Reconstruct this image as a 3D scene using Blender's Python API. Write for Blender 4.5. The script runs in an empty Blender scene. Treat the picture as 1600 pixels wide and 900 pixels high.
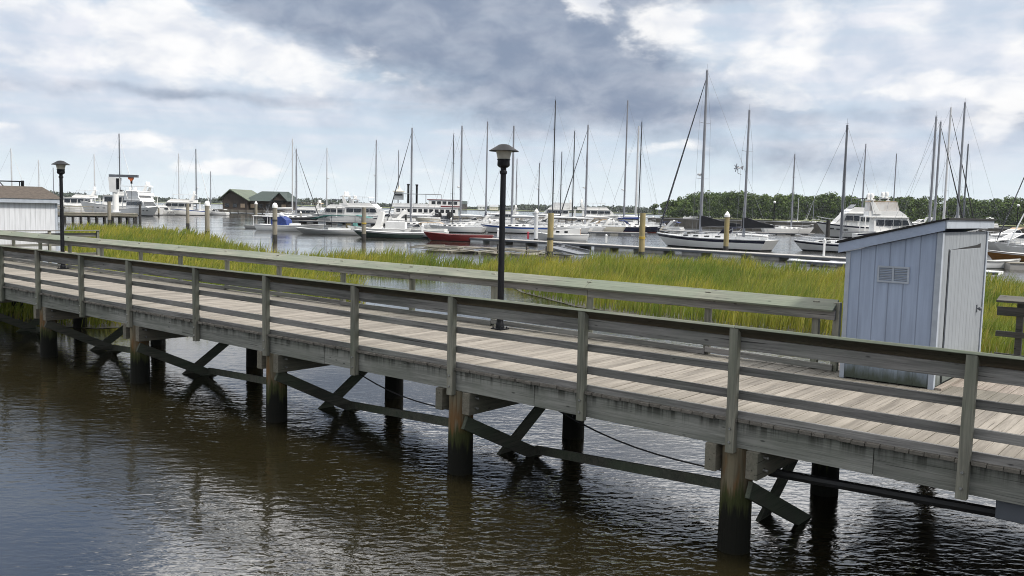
import bpy, math, random
import numpy as np
from mathutils import Vector, Matrix
random.seed(7); rng = np.random.default_rng(7)
scn = bpy.context.scene
COL = scn.collection
R = math.radians
# ------------------------------------------------------------------ camera
FPX, HC = 1390.0, 4.0
PITCH, ROLL = math.atan((450-326)/FPX), R(1.35)
cam_d = bpy.data.cameras.new('camera'); cam = bpy.data.objects.new('camera', cam_d); COL.objects.link(cam)
cam_d.sensor_width = 36; cam_d.lens = FPX*36/1600; cam_d.clip_start = .1; cam_d.clip_end = 20000
CR = Matrix.Rotation(math.pi/2-PITCH, 3, 'X') @ Matrix.Rotation(ROLL, 3, 'Z')
cam.matrix_world = Matrix.Translation((0, 0, HC)) @ CR.to_4x4()
scn.camera = cam
# ------------------------------------------------------------------ exposure, sun
scn.view_settings.view_transform = 'Standard'; scn.view_settings.look = 'None'
scn.view_settings.exposure = 0.2; scn.view_settings.gamma = 1
scn.view_settings.use_curve_mapping = False
scn.cycles.use_denoising = True
scn.cycles.filter_width = 1.0; scn.cycles.max_bounces = 6; scn.cycles.transparent_max_bounces = 8
scn.cycles.caustics_reflective = False; scn.cycles.caustics_refractive = False
SUN_DIR = Vector((0.50, -0.36, 0.80)).normalized()
sd = bpy.data.lights.new('sun', 'SUN'); sun = bpy.data.objects.new('sun', sd); COL.objects.link(sun)
sd.energy = 3.8; sd.angle = R(8); sd.color = (1, .94, .84)
sun.rotation_euler = SUN_DIR.to_track_quat('Z', 'Y').to_euler()
sun.location = (0, -10, 40)

# ------------------------------------------------------------------ node helper
class NT:
    def __init__(s, tree): s.t = tree; s.n = tree.nodes; s.l = tree.links
    def node(s, typ, **kw):
        n = s.n.new(typ)
        for k, v in kw.items():
            if k.startswith('i_'):
                key = k[2:]; key = int(key) if key.isdigit() else key.replace('_', ' ')
                s.put(n.inputs[key], v)
            else: setattr(n, k, v)
        return n
    def put(s, inp, v):
        if hasattr(v, 'is_output'): s.l.new(v, inp)
        else: inp.default_value = v
    def m(s, op, a, b=None, c=None, clamp=False):
        n = s.n.new('ShaderNodeMath'); n.operation = op; n.use_clamp = clamp
        s.put(n.inputs[0], a)
        if b is not None: s.put(n.inputs[1], b)
        if c is not None: s.put(n.inputs[2], c)
        return n.outputs[0]
    def noise(s, vec, scale, detail=4, rough=.55, dist=0., color=False):
        n = s.n.new('ShaderNodeTexNoise'); s.put(n.inputs['Vector'], vec)
        n.inputs['Scale'].default_value = scale; n.inputs['Detail'].default_value = detail
        n.inputs['Roughness'].default_value = rough; n.inputs['Distortion'].default_value = dist
        return n.outputs['Color' if color else 'Fac']
    def ramp(s, fac, lo, hi, a=0., b=1.):
        n = s.n.new('ShaderNodeMapRange'); n.interpolation_type = 'SMOOTHSTEP'
        s.put(n.inputs['Value'], fac); s.put(n.inputs['From Min'], lo); s.put(n.inputs['From Max'], hi)
        s.put(n.inputs['To Min'], a); s.put(n.inputs['To Max'], b); return n.outputs[0]
    def mix(s, fac, a, b, blend='MIX'):
        n = s.n.new('ShaderNodeMix'); n.data_type = 'RGBA'; n.blend_type = blend
        s.put(n.inputs[0], fac)
        for i, v in ((6, a), (7, b)):
            s.put(n.inputs[i], (v[0], v[1], v[2], 1) if isinstance(v, (tuple, list)) else v)
        return n.outputs[2]
    def scale(s, vec, sc):
        n = s.n.new('ShaderNodeVectorMath'); n.operation = 'MULTIPLY'
        s.put(n.inputs[0], vec); s.put(n.inputs[1], sc); return n.outputs[0]
    def comb(s, x, y, z):
        n = s.n.new('ShaderNodeCombineXYZ')
        for i, v in enumerate((x, y, z)): s.put(n.inputs[i], v)
        return n.outputs[0]

# ------------------------------------------------------------------ world: Nishita sky with a broken cloud deck
world = bpy.data.worlds.new('World'); scn.world = world; world.use_nodes = True
W = NT(world.node_tree); W.n.clear()
wo = W.node('ShaderNodeOutputWorld'); bg = W.node('ShaderNodeBackground'); W.l.new(bg.outputs[0], wo.inputs[0])
sky = W.node('ShaderNodeTexSky'); sky.sky_type = 'NISHITA'; sky.sun_disc = False
sky.sun_elevation = math.asin(SUN_DIR.z); sky.sun_rotation = math.atan2(SUN_DIR.x, SUN_DIR.y)
sky.air_density = 1.0; sky.dust_density = 1.2; sky.ozone_density = 1.2
SKYS = 0.1
bg.inputs['Strength'].default_value = SKYS
tc = W.node('ShaderNodeTexCoord'); gen = tc.outputs['Generated']
sp = W.node('ShaderNodeSeparateXYZ'); W.l.new(gen, sp.inputs[0]); X, Y, Z = sp.outputs
az0 = W.m('ARCTAN2', X, Y); el0 = W.m('ARCSINE', Z)
zz = W.m('MAXIMUM', W.m('ADD', Z, .09), .03)
q = W.comb(W.m('DIVIDE', X, zz), W.m('DIVIDE', Y, zz), 0.)
ang = W.comb(W.m('MULTIPLY', az0, 4.), W.m('MULTIPLY', el0, 10.), 0.)
warp = W.noise(ang, 1.6, 5, .6, color=True)
ws = W.node('ShaderNodeSeparateXYZ'); W.l.new(warp, ws.inputs[0])
az = W.m('ADD', az0, W.m('MULTIPLY', W.m('SUBTRACT', ws.outputs[0], .5), .16))
el = W.m('ADD', el0, W.m('MULTIPLY', W.m('SUBTRACT', ws.outputs[1], .5), .055))
def blobs(lst, a_, e_):
    tot = None
    for (a, b, ra, rb, k) in lst:
        da = W.m('MULTIPLY', W.m('SUBTRACT', a_, a), 1/ra); db = W.m('MULTIPLY', W.m('SUBTRACT', e_, b), 1/rb)
        g = W.m('MULTIPLY', W.m('POWER', 2.718, W.m('MULTIPLY', W.m('ADD', W.m('MULTIPLY', da, da), W.m('MULTIPLY', db, db)), -1.)), k)
        tot = g if tot is None else W.m('ADD', tot, g)
    return tot
nb = W.noise(W.scale(ang, (1.7, 1.15, 1)), 1.7, 9, .58, .2)          # billows
nf = W.noise(W.scale(ang, (1.8, 1.25, 1)), 2.6, 6, .52, .3)
nq = W.noise(q, .55, 7, .55, .2)
ns = W.noise(W.scale(ang, (.35, 2.2, 1)), 2.6, 6, .55, .3)              # flat streaks
DARK = [(-.20, .225, .09, .045, .75), (-.06, .225, .20, .062, 1.), (.05, .150, .19, .058, 1.), (-.27, .235, .06, .035, .7), (.26, .250, .16, .022, .9),
        (.02, .092, .20, .022, .22), (.33, .062, .15, .030, .55), (-.43, .112, .20, .012, .45), (-.30, .105, .12, .010, .3), (.52, .20, .07, .07, .35),
        (-.58, .22, .05, .02, .6), (.45, .105, .14, .012, .4), (.55, .09, .07, .02, .4), (.20, .115, .12, .02, .35)]
LIGHT = [(-.34, .170, .11, .036, .8), (-.385, .205, .035, .038, .9), (-.22, .142, .10, .030, .8), (.065, .224, .028, .026, 1.),
         (.13, .200, .045, .028, .55), (.19, .200, .04, .032, .95), (.27, .165, .07, .035, .75), (.40, .125, .14, .012, .75), (.50, .160, .09, .055, .55),
         (-.55, .178, .10, .014, .85), (-.50, .138, .16, .020, .6), (-.54, .073, .06, .008, .8), (-.40, .060, .12, .009, .75), (-.29, .036, .07, .013, .8),
         (-.05, .105, .12, .012, .3), (.14, .066, .07, .010, .6), (.49, .09, .04, .028, .6), (.38, .21, .12, .035, .45), (-.15, .240, .05, .025, .55), (-.10,.035,.3,.010,.35)]
low = W.ramp(el0, .235, .33)                # above the photo's frame: free cloud field
dsum = W.m('SUBTRACT', W.m('MULTIPLY', blobs(DARK, az, el), W.ramp(el0, .245, .30, 1., 0.)), W.m('MULTIPLY', low, .15))
dk = W.ramp(W.m('ADD', dsum, W.m('MULTIPLY', W.m('SUBTRACT', nb, .5), 1.1)), .12, .95)
blue = W.m('MINIMUM', blobs([(-.52, .37, .22, .10, 1.1), (-.20, .47, .16, .06, .7)], az, el), 1.)
lsum = W.m('ADD', W.m('SUBTRACT', blobs(LIGHT, az, el), W.m('MULTIPLY', blue, .8)), W.m('MULTIPLY', low, W.ramp(nq, .44, .64, 1.1, .35)))
lt = W.ramp(W.m('ADD', lsum, W.m('MULTIPLY', W.m('SUBTRACT', nb, .5), 1.9)), .36, .84)
veil = W.m('ADD', W.m('MULTIPLY', W.ramp(nq, .35, .65), .55), W.m('MULTIPLY', W.ramp(ns, .38, .62), .5))
veil = W.m('MULTIPLY', W.m('ADD', veil, blobs([(.48, .18, .30, .10, .75), (-.50, .16, .25, .06, .5)], az, el)), W.ramp(el0, .0, .10, .2, .95))
veil = W.m('MINIMUM', W.m('MULTIPLY', veil, W.ramp(el0, .30, .55, 1., .6)), .95)
K = 1/SKYS
def kc(r, g, b): return (r*K, g*K, b*K)
hz = W.mix(W.ramp(el0, -.01, .11), kc(.74, .81, .835), kc(.47, .585, .70))
base = W.mix(W.ramp(el0, .16, .5), hz, sky.outputs[0])
c1 = W.mix(W.ramp(nf, .3, .7), kc(.53, .595, .70), kc(.74, .755, .81))
col = W.mix(veil, base, c1)
col = W.mix(W.m('MULTIPLY', dk, .88), col, W.mix(W.ramp(nf, .3, .75), kc(.185, .235, .335), kc(.34, .385, .475)))
col = W.mix(W.m('MULTIPLY', blue, .8), col, kc(.26, .42, .74))
hi = W.m('MULTIPLY', W.ramp(el0, .235, .33), W.ramp(Y, -.25, .45, .0, 1.))                   # unseen clouds high ahead, boosted to brighten the water reflections
bright = W.mix(hi, kc(.90, .895, .89), kc(3.3, 3.25, 3.2))
col = W.mix(W.m('MULTIPLY', lt, .88), col, W.mix(W.ramp(nf, .25, .62), W.mix(hi, kc(.66, .69, .755), kc(2.0, 2.0, 2.06)), bright))
W.l.new(col, bg.inputs['Color'])

# ------------------------------------------------------------------ photo ray -> world helpers (placement on the ground)
def ray(px, py): return CR @ Vector((px-800, -(py-450), -FPX))
def at_z(px, py, z=0.):
    d = ray(px, py); t = (z-HC)/d.z; return Vector((t*d.x, t*d.y, z))
def at_y(px, py, Yd):
    d = ray(px, py); t = Yd/d.y; return Vector((t*d.x, Yd, HC+t*d.z))
def hzn(px): return 325.95+(px-800)*.02356
def dist_of(px, wl): return at_z(px, wl, 0).y

# ------------------------------------------------------------------ materials
MATS = {}
def mat(name, col, rough=.6, metal=0., var=0., vscale=3., col2=None, thr=None, coord='Object', spec=.5, bump=0., bscale=40., stretch=None, trans=0.):
    if name in MATS: return MATS[name]
    m = bpy.data.materials.new(name); m.use_nodes = True; t = NT(m.node_tree); t.n.clear()
    o = t.node('ShaderNodeOutputMaterial'); b = t.node('ShaderNodeBsdfPrincipled'); t.l.new(b.outputs[0], o.inputs[0])
    b.inputs['Roughness'].default_value = rough; b.inputs['Metallic'].default_value = metal
    b.inputs['Specular IOR Level'].default_value = spec
    c = (col[0], col[1], col[2], 1)
    co = t.node('ShaderNodeTexCoord').outputs[coord]
    if stretch: co = t.scale(co, stretch)
    if var or col2:
        n = t.noise(co, vscale, 5, .6)
        d2 = col2 if col2 else tuple(x*(1-var) for x in col)
        lo, hi = thr if thr else (.3, .7)
        c = t.mix(t.ramp(n, lo, hi), c[:3], d2)
    t.put(b.inputs['Base Color'], c)
    if bump:
        bn = t.node('ShaderNodeBump'); bn.inputs['Strength'].default_value = bump; bn.inputs['Distance'].default_value = .01
        t.l.new(t.noise(co, bscale, 4, .6), bn.inputs['Height']); t.l.new(bn.outputs[0], b.inputs['Normal'])
    MATS[name] = m; return m

def wood(name, dark, light, axis=0, green=0., grey=.5, island=True, rough=.85, wet=False, gcol=(.10, .135, .09), knots=True, drip=False, worn=False):
    """weathered timber: grain along one object axis, board-to-board variation, green algae, knots"""
    m = bpy.data.materials.new(name); m.use_nodes = True; t = NT(m.node_tree); t.n.clear()
    o = t.node('ShaderNodeOutputMaterial'); b = t.node('ShaderNodeBsdfPrincipled'); t.l.new(b.outputs[0], o.inputs[0])
    co = t.node('ShaderNodeTexCoord').outputs['Object']
    geo = t.node('ShaderNodeNewGeometry')
    rnd = t.m('FRACT', t.m('ADD', geo.outputs['Random Per Island'], t.m('MULTIPLY', t.node('ShaderNodeObjectInfo').outputs['Random'], 3.7)))
    st = [30., 30., 30.]; st[axis] = 1.2
    off = t.node('ShaderNodeVectorMath'); off.operation = 'ADD'; t.put(off.inputs[0], co)
    t.put(off.inputs[1], t.comb(t.m('MULTIPLY', rnd, 17.), t.m('MULTIPLY', rnd, 5.), t.m('MULTIPLY', rnd, 9.)))
    v = off.outputs[0]
    g = t.noise(t.scale(v, tuple(st)), 1., 6, .65, .6)
    st2 = [7., 7., 7.]; st2[axis] = .7
    g2 = t.noise(t.scale(v, tuple(st2)), 1., 4, .6)
    c = t.mix(t.ramp(t.m('ADD', t.m('MULTIPLY', g, .6), t.m('MULTIPLY', g2, .5)), .36, .72), dark, light)
    c = t.mix(t.ramp(rnd, 0., .6, .34, 0.), c, tuple(x*.55 for x in dark)); c = t.mix(t.ramp(rnd, .6, 1., 0., .25), c, tuple(x*1.25 for x in light))
    n3 = t.noise(co, .9, 5, .65)
    if green: c = t.mix(t.m('MULTIPLY', t.ramp(n3, .38, .66), green), c, gcol)
    if knots:
        st3 = [9., 9., 9.]; st3[axis] = 3.2
        vo = t.node('ShaderNodeTexVoronoi'); t.put(vo.inputs['Vector'], t.scale(v, tuple(st3))); vo.inputs['Scale'].default_value = .8
        c = t.mix(t.ramp(vo.outputs['Distance'], .05, .11, .75, 0.), c, tuple(x*.3 for x in dark))
    st4 = [55., 55., 55.]; st4[axis] = .9
    crack = t.noise(t.scale(v, tuple(st4)), 1., 3, .5)
    c = t.mix(t.ramp(crack, .64, .72, 0., .8), c, tuple(x*.22 for x in dark))
    sy = t.node('ShaderNodeSeparateXYZ'); t.l.new(co, sy.inputs[0])
    if drip:
        dn = t.noise(t.scale(co, (9., 1., .35)), 1., 4, .7)
        c = t.mix(t.m('MULTIPLY', t.ramp(dn, .42, .62), t.ramp(sy.outputs[2], 1.40, 1.585, 0., .8)), c, (.035, .035, .028))
    if worn:
        wn = t.m('ADD', sy.outputs[1], t.m('MULTIPLY', t.m('SUBTRACT', n3, .5), 1.2))
        c = t.mix(t.ramp(wn, .95, .25, 0., .45), c, (.12, .11, .09)); c = t.mix(t.ramp(wn, 3.0, 3.7, 0., .5), c, (.11, .105, .085))
        c = t.mix(t.ramp(t.noise(co, .55, 6, .7), .55, .72, 0., .45), c, (.12, .105, .088))
    if wet:
        sx = t.node('ShaderNodeSeparateXYZ'); t.l.new(geo.outputs['Position'], sx.inputs[0])
        nz = t.m('ADD', sx.outputs[2], t.m('MULTIPLY', t.m('SUBTRACT', t.noise(t.scale(co, (11, 11, .9)), 1., 5, .65), .5), .95))
        c = t.mix(t.m('MULTIPLY', t.ramp(nz, .85, 1.3, 1., 0.), t.ramp(t.noise(t.scale(co, (7, 7, 1.5)), 1., 4), .40, .62)), c, (.17, .095, .042))      # rusty tide stain
        c = t.mix(t.ramp(nz, .62, .85), (.050, .056, .022), c)      # algae band
        c = t.mix(t.ramp(nz, .42, .62), (.014, .014, .011), c)      # wet, tarred foot
        t.put(b.inputs['Roughness'], t.ramp(nz, .42, .75, .7, .95))
    else: b.inputs['Roughness'].default_value = rough
    t.put(b.inputs['Base Color'], c)
    b.inputs['Specular IOR Level'].default_value = .08 if wet else .25
    bn = t.node('ShaderNodeBump'); bn.inputs['Strength'].default_value = .8; bn.inputs['Distance'].default_value = .02 if wet else .01
    t.l.new(g, bn.inputs['Height']); t.l.new(bn.outputs[0], b.inputs['Normal'])
    return m

M_deck = wood('weathered_deck_planks', (.132, .118, .10), (.252, .229, .198), axis=1, knots=False, worn=True)
M_deck_old = wood('old_grey_planks', (.17, .14, .12), (.33, .285, .25), axis=1, green=.25, knots=False)
M_rail = wood('grey_rail_timber', (.105, .10, .096), (.31, .295, .275), axis=0, green=.22)
M_post = wood('mossy_post_timber', (.11, .11, .09), (.31, .295, .24), axis=2, green=.38, gcol=(.135, .165, .115))
M_cap = wood('green_cap_timber', (.13, .14, .115), (.23, .235, .19), axis=0, green=.6, gcol=(.15, .185, .138))
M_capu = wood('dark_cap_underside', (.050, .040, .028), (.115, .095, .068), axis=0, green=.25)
M_beam = wood('green_grey_beam', (.15, .155, .135), (.345, .34, .305), axis=0, green=.35, gcol=(.15, .165, .125), drip=True)
M_pile = wood('tidal_piling', (.115, .095, .065), (.26, .215, .145), axis=2, green=.25, wet=True, knots=False)
M_capb = wood('pile_cap_timber', (.13, .12, .095), (.24, .21, .165), axis=1, green=.3)
M_brace = wood('tarred_brace', (.05, .052, .042), (.12, .115, .09), axis=1, green=.5, gcol=(.085, .115, .07), knots=False)
M_rail_y = wood('grey_cross_rail_timber', (.088, .086, .085), (.20, .19, .18), axis=1, green=.30)
M_raild = wood('shaded_rail_timber', (.03, .028, .026), (.09, .082, .075), axis=0, green=.15)  # shade on the right bump-out rail, put into the timber colour
M_bolt = mat('galvanised_steel', (.42, .42, .40), .45, .8, var=.5, vscale=60)
M_rust = mat('rusty_steel', (.16, .075, .04), .8, .2, var=.5, vscale=40)
M_black = mat('black_painted_metal', (.008, .009, .012), .6, 0, var=.4, vscale=20, bump=.1, spec=.2)
M_pipe = mat('black_conduit', (.016, .016, .017), .5, var=.4, vscale=4)
M_glass_lamp = mat('frosted_lamp_glass', (.38, .365, .32), .35, var=.15, vscale=8)
M_white = mat('white_gelcoat', (.80, .80, .79), .32, var=.07, vscale=.8)
M_white2 = mat('chalky_white_gelcoat', (.70, .71, .72), .5, var=.12, vscale=.7)
M_cream = mat('cream_gelcoat', (.66, .62, .52), .45, var=.14, vscale=.6)
M_deckw = mat('nonskid_deck', (.62, .63, .62), .8, var=.15, vscale=1.5)
M_win = mat('dark_tinted_glass', (.012, .015, .02), .08, var=.3, vscale=1)
M_winl = mat('hazy_clear_vinyl', (.50, .45, .40), .2, col2=(.66, .65, .64), vscale=.7)
M_navy = mat('navy_paint', (.010, .013, .035), .25, var=.2, vscale=1)
M_navyc = mat('navy_canvas', (.012, .016, .045), .85, var=.4, vscale=3)
M_bluec = mat('blue_canvas', (.018, .045, .20), .85, var=.4, vscale=3)
M_blueh = mat('blue_hull_stripe', (.03, .09, .34), .35, var=.2, vscale=1)
M_cyanc = mat('turquoise_cover', (.12, .40, .50), .7, var=.3, vscale=3)
M_greenc = mat('green_cover', (.03, .15, .14), .8, var=.4, vscale=3)
M_blackc = mat('black_canvas', (.010, .011, .015), .8, var=.3, vscale=3)
M_tanc = mat('tan_canvas', (.50, .38, .26), .85, var=.25, vscale=3)
M_whitec = mat('white_canvas', (.74, .75, .76), .8, var=.12, vscale=2)
M_greyc = mat('grey_canvas', (.34, .36, .38), .85, var=.2, vscale=2)
M_alu = mat('anodised_spar', (.23, .24, .27), .45, .25, var=.2, vscale=.8)
M_alud = mat('weathered_grey_spar', (.11, .12, .14), .5, .2, var=.25, vscale=.8)
M_sparw = mat('white_spar', (.52, .53, .55), .4, var=.1, vscale=.8)
M_sparb = mat('black_spar', (.012, .012, .015), .35, var=.2, vscale=1)
M_wire = mat('rigging_wire', (.24, .25, .27), .4, .5, var=.2, vscale=5)
M_wired = mat('dark_furled_cloth', (.018, .020, .028), .8, col2=(.30, .32, .36), vscale=14, thr=(.55, .6), stretch=(1, 1, .5))
M_wirek = mat('black_furled_cloth', (.014, .014, .018), .8, var=.4, vscale=6)
M_furlw = mat('white_furled_sail', (.70, .72, .74), .8, var=.12, vscale=3)
M_chrome = mat('stainless_rail', (.55, .56, .58), .25, .9, var=.1, vscale=5)
M_red = mat('red_paint', (.16, .014, .015), .35, var=.3, vscale=1.2)
M_boot = mat('dark_bottom_paint', (.015, .016, .022), .6, var=.3, vscale=2)
M_bootr = mat('red_bottom_paint', (.14, .025, .02), .6, var=.3, vscale=2)
M_bootg = mat('green_bottom_paint', (.016, .035, .028), .6, var=.3, vscale=2)
M_varn = mat('varnished_wood', (.25, .115, .028), .3, var=.4, vscale=2, stretch=(1, 1, 8))
M_grey = mat('grey_inflatable', (.36, .365, .36), .6, var=.12, vscale=3)
M_conc = mat('weathered_concrete', (.17, .155, .13), .9, var=.55, vscale=.35, bump=.3, bscale=4)
M_concl = mat('pale_dock_concrete', (.34, .33, .315), .9, var=.3, vscale=1.2)
M_float = mat('black_dock_float', (.012, .012, .013), .7, var=.4, vscale=2)
M_pilew = mat('grey_marina_piling', (.26, .24, .19), .9, col2=(.17, .155, .125), vscale=2, stretch=(3, 3, .5))
M_piley = mat('yellow_pine_piling', (.34, .265, .12), .9, col2=(.21, .185, .10), vscale=2, stretch=(3, 3, .5))
M_pilewh = mat('white_plastic_piling', (.60, .62, .64), .6, var=.18, vscale=2)
M_piled = mat('dark_tarred_piling', (.035, .034, .032), .8, var=.4, vscale=2)
M_rope = mat('yellow_rope', (.50, .36, .06), .9, var=.3, vscale=20)
M_roped = mat('dark_rope', (.05, .05, .045), .9, var=.3, vscale=20)
M_shingle = mat('brown_shingles', (.088, .072, .060), .95, col2=(.055, .045, .038), vscale=9, stretch=(1, 1, 3), bump=.5, bscale=20)
M_shinglek = mat('black_shingle_edge', (.012, .012, .013), .9, var=.3, vscale=20)
M_groof = mat('green_metal_roof', (.022, .040, .035), .75, var=.25, vscale=.4)
M_groofl = mat('pale_green_metal_roof', (.085, .11, .072), .75, var=.3, vscale=.4)
M_dwall = mat('dark_board_wall', (.065, .05, .038), .9, var=.4, vscale=1, stretch=(3, 3, .4))
M_orange = mat('orange_hoist_paint', (.55, .13, .03), .5, var=.3, vscale=5)
M_dockw = wood('silvery_pier_planks', (.15, .135, .11), (.30, .275, .235), axis=0, green=.3, knots=False)
M_redpost = mat('pinkish_red_post', (.36, .035, .06), .6, var=.2, vscale=3)
M_lampw = mat('white_globe', (.85, .86, .86), .3, var=.05)

def siding(name, col, dirt=.0, axis='x', groove=.2):
    """painted vertical-groove plywood: dark narrow grooves, chalking, green-black rot at the foot"""
    m = bpy.data.materials.new(name); m.use_nodes = True; t = NT(m.node_tree); t.n.clear()
    o = t.node('ShaderNodeOutputMaterial'); b = t.node('ShaderNodeBsdfPrincipled'); t.l.new(b.outputs[0], o.inputs[0])
    co = t.node('ShaderNodeTexCoord').outputs['Object']; s = t.node('ShaderNodeSeparateXYZ'); t.l.new(co, s.inputs[0])
    ax = s.outputs[0] if axis == 'x' else s.outputs[1]
    ed = t.m('ABSOLUTE', t.m('SUBTRACT', t.m('FRACT', t.m('DIVIDE', t.m('ADD', ax, 50.), groove)), .5))
    gr = t.ramp(ed, .455, .485)
    st = t.noise(t.scale(co, (14, 14, .8)), 1., 5, .6)
    c = t.mix(t.ramp(st, .35, .75), col, tuple(x*.80 for x in col))
    pl = t.noise(t.scale(co, (3, 3, 1.)), 1., 3, .5)
    c = t.mix(t.m('MULTIPLY', t.ramp(pl, .45, .7), .25), c, tuple(x*.72 for x in col))
    c = t.mix(t.m('MULTIPLY', gr, .5), c, tuple(x*.4 for x in col))
    if dirt:
        nz = t.m('SUBTRACT', s.outputs[2], t.m('MULTIPLY', t.noise(t.scale(co, (9, 9, 2)), 1., 5, .7), .34))
        c = t.mix(t.ramp(nz, -.13, .17, .97*dirt, 0.), c, (.016, .022, .013))
        c = t.mix(t.ramp(nz, .05, .45, .22*dirt, 0.), c, (.20, .23, .17))
    t.put(b.inputs['Base Color'], c); b.inputs['Roughness'].default_value = .7; b.inputs['Specular IOR Level'].default_value = .25
    bn = t.node('ShaderNodeBump'); bn.inputs['Strength'].default_value = .8; bn.inputs['Distance'].default_value = .012
    t.l.new(t.m('SUBTRACT', t.m('MULTIPLY', st, .1), t.m('MULTIPLY', gr, .5)), bn.inputs['Height']); t.l.new(bn.outputs[0], b.inputs['Normal'])
    return m
M_side_x = siding('pale_blue_siding', (.31, .37, .49), 1., 'x')
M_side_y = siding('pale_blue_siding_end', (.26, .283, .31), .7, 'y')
M_sidew_y = siding('white_siding', (.60, .62, .66), .6, 'y')
M_sidew_x = siding('white_siding_front', (.60, .62, .66), .6, 'x')
M_trim = mat('pale_painted_trim', (.36, .40, .46), .65, var=.2, vscale=4, stretch=(1, 1, 1))
M_trimb = mat('blue_painted_fascia', (.33, .39, .51), .65, var=.2, vscale=3)

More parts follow.
